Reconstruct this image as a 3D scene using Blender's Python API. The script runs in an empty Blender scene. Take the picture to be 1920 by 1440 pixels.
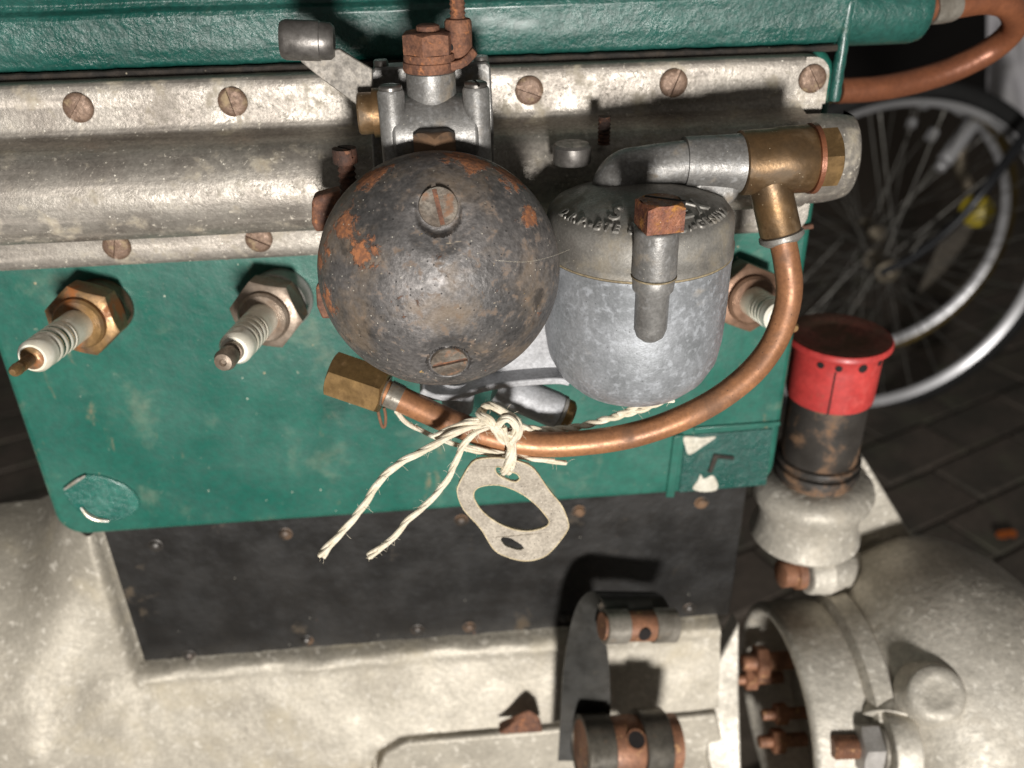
import bpy, bmesh, math, random
from mathutils import Vector, Matrix, noise as mnoise
random.seed(7)
S = 0.001                                   # everything below is laid out in millimetres
sc = bpy.context.scene
C = sc.collection
R_ = math.radians
PI = math.pi

# ------------------------------------------------------------------ camera
FPX = 1680.0
PITCH, YAW, ROLL = R_(30), R_(4.6), R_(1.2)
FW = Vector((math.sin(YAW)*math.cos(PITCH), math.cos(YAW)*math.cos(PITCH), -math.sin(PITCH)))
r0 = FW.cross(Vector((0, 0, 1))).normalized(); u0 = r0.cross(FW)
RT = math.cos(ROLL)*r0 - math.sin(ROLL)*u0
UP = math.cos(ROLL)*u0 + math.sin(ROLL)*r0
CAM = -290*FW
cd = bpy.data.cameras.new('camera'); cam = bpy.data.objects.new('camera', cd); C.objects.link(cam)
mw = Matrix((RT, UP, -FW)).transposed().to_4x4(); mw.translation = CAM*S
cam.matrix_world = mw
cd.sensor_width = 36; cd.lens = 36*FPX/1920; cd.clip_start = 0.01; cd.clip_end = 50
cd.dof.use_dof = True; cd.dof.focus_distance = 0.198; cd.dof.aperture_fstop = 16.0
sc.camera = cam

# ------------------------------------------------------------------ light
w = bpy.data.worlds.new('World'); sc.world = w; w.use_nodes = True
w.node_tree.nodes['Background'].inputs[0].default_value = (1.0, .95, .88, 1)
w.node_tree.nodes['Background'].inputs[1].default_value = 0.10
def lamp(name, pos, watts, radius, col):
    l = bpy.data.lights.new(name, 'POINT'); l.energy = watts; l.shadow_soft_size = radius*S; l.color = col
    o = bpy.data.objects.new(name, l); C.objects.link(o); o.location = pos*S
    return o
lamp('work_lamp', Vector((20, -1500, -30)), 138, 100, (1.0, .965, .92))
sc.view_settings.view_transform = 'Standard'; sc.view_settings.look = 'None'
sc.view_settings.exposure = 0; sc.view_settings.gamma = 1
sc.cycles.max_bounces = 6
try: sc.cycles.use_denoising = True
except Exception: pass

# ------------------------------------------------------------------ where a sight line meets a plane of the engine
def ray(u, v): return FW + (u-960)/FPX*RT - (v-720)/FPX*UP
def P(u, v, Y): d = ray(u, v); return CAM + d*((Y-CAM.y)/d.y)
def PZ(u, v, Z): d = ray(u, v); return CAM + d*((Z-CAM.z)/d.z)
def PX(u, v, X): d = ray(u, v); return CAM + d*((X-CAM.x)/d.x)
def PD(u, v, D): return CAM + D*ray(u, v)
def depth(p): return (Vector(p)-CAM).dot(FW)
def mmpx(p): return depth(p)/FPX

# ------------------------------------------------------------------ mesh helpers
def frame(o, z, x=None):
    z = Vector(z).normalized()
    if x is None: x = Vector((1, 0, 0)) if abs(z.x) < .9 else Vector((0, 0, 1))
    x = Vector(x); x = (x - z*x.dot(z)).normalized(); y = z.cross(x)
    m = Matrix((x, y, z)).transposed().to_4x4(); m.translation = Vector(o)
    return m
def crom(pts, n=8, closed=False):
    pts = [Vector(p) for p in pts]; out = []; N = len(pts)
    rng = range(N if closed else N-1)
    for i in rng:
        if closed: a, b, c, d = pts[i-1], pts[i], pts[(i+1) % N], pts[(i+2) % N]
        else: a, b, c, d = pts[max(i-1, 0)], pts[i], pts[i+1], pts[min(i+2, N-1)]
        for k in range(n):
            t = k/n
            out.append(.5*((2*b)+(c-a)*t+(2*a-5*b+4*c-d)*t*t+(3*b-a-3*c+d)*t**3))
    if not closed: out.append(pts[-1])
    return out
class MB:
    def __init__(s): s.v = []; s.f = []
    def add(s, vs, fs, M=None):
        o = len(s.v)
        s.v += [(M @ Vector(p)) if M is not None else Vector(p) for p in vs]
        s.f += [tuple(i+o for i in f) for f in fs]; return s
    def rings(s, rs, closed=False, cap0=True, cap1=True):
        n = len(rs[0]); vs = [p for r in rs for p in r]; fs = []
        m = len(rs)
        for i in range(m if closed else m-1):
            a, b = i*n, ((i+1) % m)*n
            for j in range(n): fs.append((a+j, a+(j+1) % n, b+(j+1) % n, b+j))
        if not closed:
            if cap0: fs.append(tuple(range(n-1, -1, -1)))
            if cap1: fs.append(tuple(range((m-1)*n, m*n)))
        return s.add(vs, fs)
    def lathe(s, prof, M, seg=48, cap0=True, cap1=True, closed=False, wob=0, sd=0):
        rs = []
        for (r, h) in prof:
            ring = []
            for j in range(seg):
                a = 2*PI*j/seg
                rr = r*(1+wob*mnoise.noise(Vector((math.cos(a)*1.5+sd, math.sin(a)*1.5, h*.15)))) if wob else r
                ring.append(M @ Vector((rr*math.cos(a), rr*math.sin(a), h)))
            rs.append(ring)
        return s.rings(rs, closed, cap0, cap1)
    def hexa(s, af, h, M, n=6, k=8, ch=.97, both=False):
        R0 = af/2*ch; seg = n*k; lo, mid, top = [], [], []; bot = []
        for j in range(seg):
            a = 2*PI*j/seg; q = (a % (2*PI/n)) - PI/n
            hr = af/2/math.cos(q); d = max(hr-R0, 0)*.577
            c, s_ = math.cos(a), math.sin(a)
            if both:
                bot.append(M @ Vector((R0*c, R0*s_, 0))); lo.append(M @ Vector((hr*c, hr*s_, d)))
            else: lo.append(M @ Vector((hr*c, hr*s_, 0)))
            mid.append(M @ Vector((hr*c, hr*s_, h-d))); top.append(M @ Vector((R0*c, R0*s_, h)))
        return s.rings(([bot] if both else [])+[lo, mid, top])
    def tube(s, pts, rad, seg=16, n=8, smooth=True, cap=True, flat=1.0):
        p = crom(pts, n) if smooth else [Vector(q) for q in pts]
        N = len(p); rs = []
        t = (p[1]-p[0]).normalized(); x = t.orthogonal().normalized()
        for i in range(N):
            t = (p[min(i+1, N-1)]-p[max(i-1, 0)]).normalized()
            x = (x-t*x.dot(t)).normalized(); y = t.cross(x)
            if callable(rad): r = rad(i/(N-1))
            elif isinstance(rad, (list, tuple)):
                q = i/(N-1)*(len(rad)-1); k = min(int(q), len(rad)-2); r = rad[k]+(rad[k+1]-rad[k])*(q-k)
            else: r = rad
            rs.append([p[i]+x*(r*math.cos(2*PI*j/seg))+y*(r*flat*math.sin(2*PI*j/seg)) for j in range(seg)])
        return s.rings(rs, cap0=cap, cap1=cap)
    def box(s, x0, x1, y0, y1, z0, z1, M=None):
        vs = [(x, y, z) for x in (x0, x1) for y in (y0, y1) for z in (z0, z1)]
        return s.add(vs, [(0, 1, 3, 2), (4, 6, 7, 5), (0, 4, 5, 1), (2, 3, 7, 6), (0, 2, 6, 4), (1, 5, 7, 3)], M)
    def prism(s, pts, off):
        off = Vector(off); n = len(pts); a = [Vector(p) for p in pts]; b = [p+off for p in a]
        return s.add(a+b, [tuple(range(n)), tuple(range(2*n-1, n-1, -1))]+[(i, i+n, (i+1) % n+n, (i+1) % n) for i in range(n)])
    def ribbon(s, L, Rr, th, n=8):
        L = crom(L, n); Rr = crom(Rr, n); rs = []; N = len(L)
        for i in range(N):
            t = (L[min(i+1, N-1)]+Rr[min(i+1, N-1)]-L[max(i-1, 0)]-Rr[max(i-1, 0)]); w_ = Rr[i]-L[i]
            nn = t.cross(w_).normalized()*th/2
            rs.append([L[i]+nn, Rr[i]+nn, Rr[i]-nn, L[i]-nn])
        return s.rings(rs)
    def grid(s, fn, nu, nv):
        vs = [fn(i/(nu-1), j/(nv-1)) for j in range(nv) for i in range(nu)]
        return s.add(vs, [(j*nu+i, j*nu+i+1, (j+1)*nu+i+1, (j+1)*nu+i) for j in range(nv-1) for i in range(nu-1)])
    def mesh(s, name, org=Vector((0, 0, 0)), sharp=38, clean=True):
        me = bpy.data.meshes.new(name)
        me.from_pydata([tuple((p-org)*S) for p in s.v], [], s.f)
        if clean:
            bm = bmesh.new(); bm.from_mesh(me); bmesh.ops.recalc_face_normals(bm, faces=bm.faces); bm.to_mesh(me); bm.free()
        finish(me, sharp); return me
def finish(me, sharp=38):
    me.polygons.foreach_set('use_smooth', [True]*len(me.polygons))
    me.set_sharp_from_angle(angle=R_(sharp)); me.update()
ROOTS = {}
def root_of(p):
    while p.parent: p = p.parent
    return p
def org(parent):
    return ROOTS.get(root_of(parent).name, Vector((0, 0, 0))) if parent is not None else Vector((0, 0, 0))
def obj(name, mb, mat, parent=None, M=None, bevel=0, seg=2, sharp=38, sub=0, label=None):
    """one mesh object; M places a mesh laid out about its own origin, else the shape is in scene millimetres"""
    if isinstance(mb, bpy.types.Mesh): me = mb
    else: me = mb.mesh(name, org(parent) if M is None else Vector((0, 0, 0)), sharp)
    if not me.materials: me.materials.append(mat)
    o = bpy.data.objects.new(name, me); C.objects.link(o)
    if parent is not None: o.parent = parent
    if M is not None:
        q = M.copy(); pm = Vector((0, 0, 0))
        q.translation = (M.translation-org(parent))*S
        if parent is not None and parent.name in PLACED:
            q = PLACED[parent.name].inverted() @ q
        o.matrix_basis = q
        PLACED[o.name] = (PLACED[parent.name] @ q) if (parent is not None and parent.name in PLACED) else q
    if bevel:
        b = o.modifiers.new('bevel', 'BEVEL'); b.width = bevel*S; b.segments = seg; b.limit_method = 'ANGLE'; b.angle_limit = R_(32)
        b.harden_normals = False
    if sub:
        m = o.modifiers.new('sub', 'SUBSURF'); m.levels = sub; m.render_levels = sub
    if label: o['label'] = label
    return o
PLACED = {}
def thing(name, label, cat, loc, group=None):
    o = bpy.data.objects.new(name, None); C.objects.link(o); o.empty_display_size = .01
    o.location = Vector(loc)*S; ROOTS[o.name] = Vector(loc)
    o['label'] = label; o['category'] = cat
    if group: o['group'] = group
    return o
def tag(o, label, cat, group=None):
    o['label'] = label; o['category'] = cat
    if group: o['group'] = group
    return o

# ------------------------------------------------------------------ materials
def lin(r, g, b):
    f = lambda c: (c/255/12.92) if c/255 <= .04045 else ((c/255+.055)/1.055)**2.4
    return (f(r), f(g), f(b), 1)
class G:
    def __init__(s, name):
        s.m = bpy.data.materials.new(name); s.m.use_nodes = True; s.nt = s.m.node_tree
        s.b = s.nt.nodes['Principled BSDF']
        tc = s.n('ShaderNodeTexCoord'); oi = s.n('ShaderNodeObjectInfo')
        sc_ = s.n('ShaderNodeVectorMath', operation='SCALE'); s.l(tc.outputs['Object'], sc_.inputs[0]); sc_.inputs['Scale'].default_value = 1000
        s.raw = sc_.outputs[0]
        s.vec = s.raw; s.rnd = oi.outputs['Random']
    def jitter(s):
        m = s.n('ShaderNodeMath', operation='MULTIPLY'); s.l(s.rnd, m.inputs[0]); m.inputs[1].default_value = 700
        a = s.n('ShaderNodeVectorMath', operation='ADD'); s.l(s.raw, a.inputs[0]); s.l(m.outputs[0], a.inputs[1]); s.vec = a.outputs[0]
    def n(s, t, **kw):
        x = s.nt.nodes.new(t)
        for k, v in kw.items(): setattr(x, k, v)
        return x
    def l(s, a, b): s.nt.links.new(a, b)
    def st(s, vec, k):
        m = s.n('ShaderNodeVectorMath', operation='MULTIPLY'); s.l(vec, m.inputs[0]); m.inputs[1].default_value = k; return m.outputs[0]
    def noise(s, scale, det=4, rough=.55, dist=0, stretch=None):
        x = s.n('ShaderNodeTexNoise'); x.inputs['Scale'].default_value = scale; x.inputs['Detail'].default_value = det
        x.inputs['Roughness'].default_value = rough; x.inputs['Distortion'].default_value = dist
        s.l(s.st(s.vec, stretch) if stretch else s.vec, x.inputs['Vector']); return x.outputs['Fac']
    def vor(s, scale, feature='F1', stretch=None):
        x = s.n('ShaderNodeTexVoronoi', feature=feature); x.inputs['Scale'].default_value = scale
        s.l(s.st(s.vec, stretch) if stretch else s.vec, x.inputs['Vector']); return x
    def ramp(s, fac, lo, hi, a=0.0, b=1.0):
        x = s.n('ShaderNodeMapRange', interpolation_type='SMOOTHSTEP'); s.l(fac, x.inputs['Value'])
        for k, v in (('From Min', lo), ('From Max', hi), ('To Min', a), ('To Max', b)): x.inputs[k].default_value = v
        return x.outputs['Result']
    def math(s, op, a, b=None):
        x = s.n('ShaderNodeMath', operation=op)
        for i, q in enumerate((a, b)):
            if q is None: continue
            if isinstance(q, (int, float)): x.inputs[i].default_value = q
            else: s.l(q, x.inputs[i])
        return x.outputs[0]
    def mix(s, fac, a, b, blend='MIX'):
        x = s.n('ShaderNodeMix', data_type='RGBA', blend_type=blend)
        for i, q in ((0, fac), (6, a), (7, b)):
            if isinstance(q, (int, float, tuple)): x.inputs[i].default_value = q
            else: s.l(q, x.inputs[i])
        return x.outputs[2]
    def fmix(s, fac, a, b):
        x = s.n('ShaderNodeMix', data_type='FLOAT')
        for i, q in ((0, fac), (2, a), (3, b)):
            if isinstance(q, (int, float)): x.inputs[i].default_value = q
            else: s.l(q, x.inputs[i])
        return x.outputs[0]
    def bump(s, h, dist, nrm=None, strength=1.0):
        x = s.n('ShaderNodeBump'); s.l(h, x.inputs['Height']); x.inputs['Distance'].default_value = dist*S; x.inputs['Strength'].default_value = strength
        if nrm is not None: s.l(nrm, x.inputs['Normal'])
        return x.outputs['Normal']
    def blob(s, spots):
        """1 at the middle of the nearest spot, 0 beyond its radius; spots = (centre in object mm, radius)"""
        out = None
        for c, r in spots:
            d = s.n('ShaderNodeVectorMath', operation='DISTANCE'); s.l(s.raw, d.inputs[0]); d.inputs[1].default_value = tuple(c)
            f = s.ramp(d.outputs['Value'], 0, r, 1, 0)
            out = f if out is None else s.math('MAXIMUM', out, f)
        return out
def weathered(name, base, var, vs=.06, metal=0., rough=.5, rvar=.15, patches=(), specks=(), bumps=(), coat=0., fine=.25, fs=1.2,
              stretch=None, vlo=.35, vhi=.65, jit=True, spec=.5, streak=None):
    g = G(name)
    if jit: g.jitter()
    col = g.mix(g.ramp(g.noise(vs, 6, .6, stretch=stretch), vlo, vhi), base, var)
    if streak:
        cs, ss, st_, lo, hi = streak
        col = g.mix(g.ramp(g.noise(ss, 5, .6, stretch=st_), lo, hi), col, cs)
    fn = g.noise(fs, 5, .65)
    k = g.ramp(fn, .30, .70, 1-fine, 1+fine)
    cmb = g.n('ShaderNodeCombineColor')
    for i in range(3): g.l(k, cmb.inputs[i])
    col = g.mix(1.0, col, cmb.outputs[0], 'MULTIPLY')
    ro = g.math('ADD', g.ramp(g.noise(vs*3, 5), .3, .7, rough-rvar, rough+rvar), g.ramp(fn, .3, .7, rvar*.5, -rvar*.5)); me = metal
    nrm = None
    for (sc_, h) in bumps: nrm = g.bump(g.noise(sc_, 5, .6), h, nrm)
    for p in patches:
        f = g.noise(p['s'], p.get('det', 6), p.get('nr', .62), p.get('dist', .3), p.get('stretch'))
        if 'at' in p:
            f = g.math('ADD', g.math('MULTIPLY', f, p.get('nw', .8)), g.math('MULTIPLY', g.blob(p['at']), p.get('w', .45)))
        f = g.ramp(f, p['lo'], p['hi'])
        c2 = p['col']
        if 'col2' in p: c2 = g.mix(g.ramp(g.noise(p.get('s2', .7), 5, .65), .4, .62), p['col'], p['col2'])
        col = g.mix(f if p.get('a', 1) == 1 else g.math('MULTIPLY', f, p['a']), col, c2)
        ro = g.fmix(f, ro, p.get('rough', rough))
        me = g.fmix(f, me, p.get('metal', metal))
        if p.get('h'): nrm = g.bump(f, p['h'], nrm)
    for (c, s_, rad, dens) in specks:
        v = g.vor(s_); a = g.ramp(v.outputs['Distance'], rad*.6, rad, 1, 0)
        sep = g.n('ShaderNodeSeparateColor'); g.l(v.outputs['Color'], sep.inputs[0])
        f = g.math('MULTIPLY', a, g.math('LESS_THAN', sep.outputs[0], dens))
        col = g.mix(f, col, c); ro = g.fmix(f, ro, .6); me = g.fmix(f, me, 0.0)
        nrm = g.bump(f, .05, nrm)
    g.l(col, g.b.inputs['Base Color'])
    g.l(ro, g.b.inputs['Roughness'])
    if isinstance(me, float) or isinstance(me, int): g.b.inputs['Metallic'].default_value = me
    else: g.l(me, g.b.inputs['Metallic'])
    g.b.inputs['Coat Weight'].default_value = coat; g.b.inputs['Coat Roughness'].default_value = .2
    g.b.inputs['Specular IOR Level'].default_value = spec
    if nrm is not None: g.l(nrm, g.b.inputs['Normal'])
    return g.m
RUST = lin(124, 84, 62); RUST2 = lin(166, 108, 70); RUSTD = lin(86, 58, 46)
CARB = P(823, 640, -60)                     # foot of the carburettor, origin of its spots
def rel(p): return tuple(Vector(p)-CARB)
M_green = weathered('green_enamel', lin(15, 82, 70), lin(46, 102, 88), .018, rough=.40, rvar=.08, fine=.16, fs=.35, coat=.10, vlo=.3, vhi=.75,
    patches=[dict(col=lin(132, 138, 116), s=.05, lo=.54, hi=.8, a=.5, rough=.5),
             dict(col=lin(134, 112, 78), s=.09, lo=.63, hi=.74, a=.6, rough=.6, stretch=(1, 1, .45)),
             dict(col=lin(160, 160, 140), s=.30, lo=.66, hi=.74, a=.5, rough=.6),
             dict(col=lin(16, 74, 64), s=.04, lo=.58, hi=.75, a=.5, rough=.35)],
    specks=[(lin(186, 190, 172), .22, .08, .12), (lin(150, 140, 112), .12, .06, .3)], bumps=[(.2, .18), (.9, .07)], jit=False)
M_green_head = weathered('green_enamel_brushed', lin(14, 66, 58), lin(38, 84, 76), .02, rough=.34, rvar=.10, fine=.22, fs=.6, coat=.25,
    patches=[dict(col=lin(118, 84, 56), s=.06, lo=.70, hi=.76, a=.9, rough=.6),
             dict(col=lin(120, 130, 110), s=.1, lo=.6, hi=.8, a=.4, rough=.4)],
    bumps=[(.3, .5), (1.1, .22)], jit=False)
ALU = dict(vs=.05, metal=.55, rough=.5, rvar=.1)
M_alu = weathered('weathered_aluminium', lin(160, 154, 145), lin(136, 129, 121), vs=.06, metal=.6, rough=.46, rvar=.08, fine=.20, fs=1.0,
    patches=[dict(col=lin(154, 140, 114), s=.15, lo=.52, hi=.72, a=.5, rough=.8, metal=0., col2=lin(186, 176, 150), s2=.9),
             dict(col=lin(110, 101, 88), s=.06, lo=.58, hi=.76, a=.5, rough=.6, metal=.3),
             dict(col=lin(206, 198, 182), s=.8, lo=.60, hi=.68, a=.6, rough=.85, metal=0., h=.06),
             dict(col=lin(100, 90, 78), s=.9, lo=.62, hi=.72, a=.4, rough=.8, metal=0.)],
    specks=[(lin(226, 220, 206), .6, .16, .10)], bumps=[(.6, .12), (2.0, .06)], streak=(lin(178, 170, 160), .12, (.12, 1, 2.2), .5, .7), jit=False)
M_crank = weathered('pale_cast_aluminium', lin(184, 177, 163), lin(156, 149, 136), vs=.018, metal=.32, rough=.57, rvar=.08, fine=.13, fs=.6,
    patches=[dict(col=lin(196, 182, 150), s=.025, lo=.52, hi=.76, a=.45, rough=.75, metal=0.),
             dict(col=lin(128, 118, 104), s=.03, lo=.60, hi=.8, a=.5, rough=.7, metal=0.),
             dict(col=lin(224, 218, 206), s=.3, lo=.56, hi=.68, a=.45, rough=.8, metal=0.),
             dict(col=lin(124, 114, 100), s=.5, lo=.63, hi=.72, a=.35, rough=.8, metal=0.)],
    bumps=[(.1, .4), (.5, .22), (1.2, .12)], jit=False)
M_zinc = weathered('blue_grey_zinc', lin(166, 169, 173), lin(144, 147, 150), vs=.09, metal=.5, rough=.46, rvar=.06, fine=.15, fs=1.3,
    patches=[dict(col=lin(188, 192, 198), s=.5, lo=.48, hi=.70, a=.5, rough=.6, metal=.3),
             dict(col=lin(118, 120, 124), s=.25, lo=.56, hi=.74, a=.5, rough=.6, metal=.3),
             dict(col=lin(134, 118, 94), s=.06, lo=.62, hi=.74, a=.5, rough=.75, metal=0.)],
    specks=[(lin(80, 80, 82), 1.1, .16, .14)], bumps=[(.9, .06), (2.4, .04)])
M_zinc_dark = weathered('grey_zinc', lin(142, 140, 137), lin(118, 116, 113), vs=.09, metal=.5, rough=.46, rvar=.08, fine=.20, fs=1.3,
    patches=[dict(col=lin(150, 150, 150), s=.7, lo=.52, hi=.68, a=.5, rough=.55, metal=.35),
             dict(col=lin(122, 106, 82), s=.1, lo=.56, hi=.72, a=.6, rough=.8, metal=0.)],
    specks=[(lin(190, 182, 164), 1.1, .12, .14)], bumps=[(.9, .06), (2.4, .04)])
M_bracket = weathered('galvanised_sheet', lin(140, 134, 126), lin(116, 111, 104), vs=.1, metal=.3, rough=.62, rvar=.06, fine=.32, fs=1.0,
    patches=[dict(col=lin(168, 160, 148), s=.5, lo=.52, hi=.66, a=.6, rough=.75)], bumps=[(1.2, .05)])
M_lid = weathered('dusty_zinc', lin(144, 141, 135), lin(122, 118, 112), vs=.08, metal=.4, rough=.50, rvar=.08, fine=.18, fs=1.6,
    patches=[dict(col=lin(128, 116, 94), s=.1, lo=.48, hi=.7, a=.6, rough=.8, metal=0.)],
    specks=[(lin(205, 196, 176), 1.5, .16, .16), (lin(225, 220, 205), .5, .06, .3)], bumps=[(1.2, .05), (3.0, .04)])
M_steel = weathered('dull_steel', lin(128, 124, 120), lin(96, 92, 88), vs=.15, metal=.7, rough=.42, rvar=.1, fine=.15, fs=1.4,
    patches=[dict(col=lin(120, 96, 70), s=.2, lo=.62, hi=.75, a=.5, rough=.75, metal=0.)], bumps=[(1.5, .03)])
dome_at = [(rel(P(612, 480, -67)), 6), (rel(P(700, 330, -67)), 7), (rel(P(655, 425, -72)), 7), (rel(P(690, 470, -78)), 6.0), (rel(P(628, 560, -72)), 6), (rel(P(880, 300, -66)), 9), (rel(P(960, 330, -66)), 8), (rel(P(990, 405, -72)), 5), (rel(P(640, 470, -70)), 6)]
M_dome = weathered('gunmetal_dome', lin(124, 120, 118), lin(92, 90, 89), vs=.05, metal=.65, rough=.56, rvar=.07, fine=.30, fs=.9,
    patches=[dict(col=lin(128, 108, 84), s=.08, lo=.46, hi=.68, a=.5, rough=.65, metal=.3),
             dict(col=lin(116, 92, 68), s=.45, lo=.54, hi=.68, a=.55, rough=.8, metal=0.),
             dict(col=lin(54, 52, 52), s=.16, lo=.56, hi=.70, a=.6, rough=.5, metal=.5),
             dict(col=RUST, col2=RUST2, s2=.9, s=.34, det=8, nr=.7, lo=.60, hi=.70, nw=.95, w=.34, at=dome_at, rough=.9, metal=0., h=.18),
             dict(col=lin(168, 138, 84), s=.42, lo=.69, hi=.74, rough=.85, metal=0., h=.06),
             dict(col=lin(196, 184, 164), s=.30, stretch=(2.6, 1, .35), lo=.71, hi=.75, a=.8, rough=.6, metal=.3),
             dict(col=lin(186, 170, 148), s=.26, stretch=(.5, 1, 2.2), det=3, lo=.72, hi=.75, a=.7, rough=.6, metal=.3)],
    specks=[(lin(196, 180, 140), .28, .09, .2), (lin(200, 194, 180), .9, .14, .2), (lin(34, 32, 32), .8, .18, .25)],
    bumps=[(.4, .12), (1.6, .07)], jit=False)
M_rust = weathered('rusty_iron', RUST, RUSTD, vs=.25, metal=0., rough=.8, rvar=.08, fine=.3, fs=1.5,
    patches=[dict(col=RUST2, s=.4, lo=.55, hi=.68, rough=.85, h=.08), dict(col=lin(150, 130, 108), s=.5, lo=.66, hi=.74, a=.6, rough=.6)],
    bumps=[(.7, .22), (2.2, .1)])
M_rust_dark = weathered('dark_rusty_iron', lin(82, 52, 38), lin(50, 36, 30), vs=.25, metal=0., rough=.8, rvar=.08, fine=.3, fs=1.5,
    patches=[dict(col=RUST, s=.4, lo=.58, hi=.7, rough=.85, h=.06)], bumps=[(.8, .2), (2.2, .08)])
M_rust_gold = weathered('scaly_rust', lin(138, 88, 62), lin(104, 62, 50), vs=.3, metal=.15, rough=.55, rvar=.12, fine=.3, fs=1.8,
    patches=[dict(col=lin(178, 124, 62), s=.4, lo=.52, hi=.68, rough=.8, h=.1)],
    specks=[(lin(220, 190, 180), 1.1, .2, .2)], bumps=[(.9, .3), (2.5, .12)])
M_screw = weathered('brown_screw_head', lin(128, 106, 90), lin(100, 78, 64), vs=.25, metal=.35, rough=.55, rvar=.1, fine=.2, fs=1.4,
    patches=[dict(col=lin(170, 150, 116), s=.25, lo=.52, hi=.70, a=.7, rough=.8, metal=0.)], bumps=[(.9, .2)])
M_brass = weathered('dusty_brass', lin(152, 122, 80), lin(130, 104, 70), vs=.1, metal=.75, rough=.42, rvar=.08, fine=.14, fs=1.2,
    patches=[dict(col=lin(112, 86, 60), s=.12, lo=.52, hi=.72, a=.7, rough=.7, metal=.15)],
    specks=[(lin(214, 200, 170), 1.0, .10, .14)], bumps=[(1.4, .03)])
M_brass_brown = weathered('browned_brass', lin(128, 100, 68), lin(104, 84, 62), vs=.07, metal=.7, rough=.42, rvar=.08, fine=.14, fs=1.2,
    patches=[dict(col=lin(88, 76, 60), s=.1, lo=.5, hi=.72, a=.7, rough=.75, metal=0.)],
    specks=[(lin(206, 190, 160), 1.1, .12, .22)], bumps=[(1.2, .04)])
M_copper = weathered('old_copper', lin(172, 120, 82), lin(142, 98, 68), vs=.05, metal=.3, rough=.45, rvar=.06, fine=.18, fs=1.0,
    patches=[dict(col=lin(92, 68, 52), s=.06, lo=.50, hi=.72, a=.75, rough=.7, metal=.1), dict(col=lin(200, 160, 122), s=.12, lo=.62, hi=.76, a=.5, rough=.5, metal=.2)],
    specks=[(lin(62, 42, 32), .9, .15, .22), (lin(214, 196, 178), .7, .05, .3)], bumps=[(.8, .04)])
M_copper_brown = weathered('brown_copper', lin(150, 94, 64), lin(122, 76, 54), vs=.04, metal=.35, rough=.38, rvar=.06, fine=.12, fs=.8,
    specks=[(lin(66, 42, 30), .9, .13, .15)], bumps=[(.25, .25)])
M_ivory = weathered('ivory_porcelain', lin(238, 234, 220), lin(224, 216, 196), vs=.12, rough=.25, rvar=.05, fine=.05, coat=.4,
    patches=[dict(col=lin(160, 140, 100), s=.14, lo=.6, hi=.8, a=.5, rough=.4)])
M_stripe = weathered('green_glaze', lin(30, 92, 60), lin(60, 96, 70), vs=.3, rough=.3, rvar=.05, coat=.3)
M_print = weathered('red_print', lin(176, 92, 70), lin(190, 140, 110), vs=.6, rough=.4, rvar=.05)
M_plug = weathered('plug_nut', lin(150, 118, 76), lin(128, 104, 82), vs=.12, metal=.6, rough=.4, rvar=.1, fine=.2,
    patches=[dict(col=lin(142, 86, 40), s=.12, lo=.5, hi=.64, rough=.75, metal=.1)], bumps=[(.8, .05)])
M_plug_grey = weathered('plug_nut_grey', lin(146, 132, 118), lin(118, 102, 88), vs=.12, metal=.55, rough=.42, rvar=.1, fine=.15,
    patches=[dict(col=lin(124, 92, 62), s=.14, lo=.56, hi=.7, a=.7, rough=.75, metal=.1)], bumps=[(.8, .04)])
M_adapt_brown = weathered('adapter_brown', lin(134, 104, 84), lin(108, 84, 68), vs=.12, metal=.5, rough=.42, rvar=.1, fine=.15, bumps=[(.8, .04)])
M_adapt_grey = weathered('adapter_grey', lin(176, 172, 168), lin(150, 146, 140), vs=.1, metal=.4, rough=.5, rvar=.08, fine=.1, bumps=[(.8, .04)])
M_black = weathered('black_plate_paint', lin(34, 32, 30), lin(24, 23, 22), vs=.02, rough=.42, rvar=.10, fine=.25, fs=.3,
    patches=[dict(col=lin(94, 78, 56), s=.05, lo=.62, hi=.74, a=.5, rough=.7), dict(col=lin(112, 74, 50), s=.12, lo=.70, hi=.76, a=.7, rough=.8)],
    specks=[(lin(130, 126, 116), .2, .07, .15)], bumps=[(.05, .8), (.3, .10)], jit=False)
M_strap = weathered('black_steel_strap', lin(58, 56, 52), lin(46, 45, 42), vs=.06, metal=.5, rough=.42, rvar=.08, fine=.12, fs=.8,
    patches=[dict(col=lin(104, 92, 74), s=.12, lo=.64, hi=.74, a=.6, rough=.7, metal=.1)], bumps=[(.6, .05)])
M_roll = weathered('bright_worn_steel', lin(150, 144, 134), lin(116, 110, 100), vs=.1, metal=.4, rough=.36, rvar=.08, fine=.15,
    patches=[dict(col=lin(96, 78, 56), s=.25, lo=.58, hi=.7, a=.7, rough=.7, metal=.1)], bumps=[(.8, .05)])
M_orange_rust = weathered('orange_rust', lin(148, 104, 78), lin(112, 78, 60), vs=.15, metal=.2, rough=.55, rvar=.1, fine=.25,
    patches=[dict(col=lin(190, 146, 104), s=.3, lo=.56, hi=.7, rough=.7)], bumps=[(.8, .1)])
M_red = weathered('red_enamel', lin(188, 64, 60), lin(170, 54, 52), vs=.06, rough=.5, rvar=.08, fine=.14, fs=.5, coat=.1,
    patches=[dict(col=lin(214, 96, 90), s=.09, lo=.58, hi=.72, a=.6, rough=.5), dict(col=lin(150, 84, 60), s=.12, lo=.64, hi=.72, a=.7, rough=.7)], bumps=[(.3, .12)])
M_red_dirty = weathered('dirty_red_enamel', lin(158, 92, 78), lin(132, 98, 82), vs=.06, rough=.6, rvar=.1, fine=.25, fs=.6,
    patches=[dict(col=lin(112, 90, 72), s=.08, lo=.46, hi=.62, a=.8, rough=.85)],
    specks=[(lin(170, 150, 130), .3, .12, .25)], bumps=[(.4, .12)])
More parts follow.
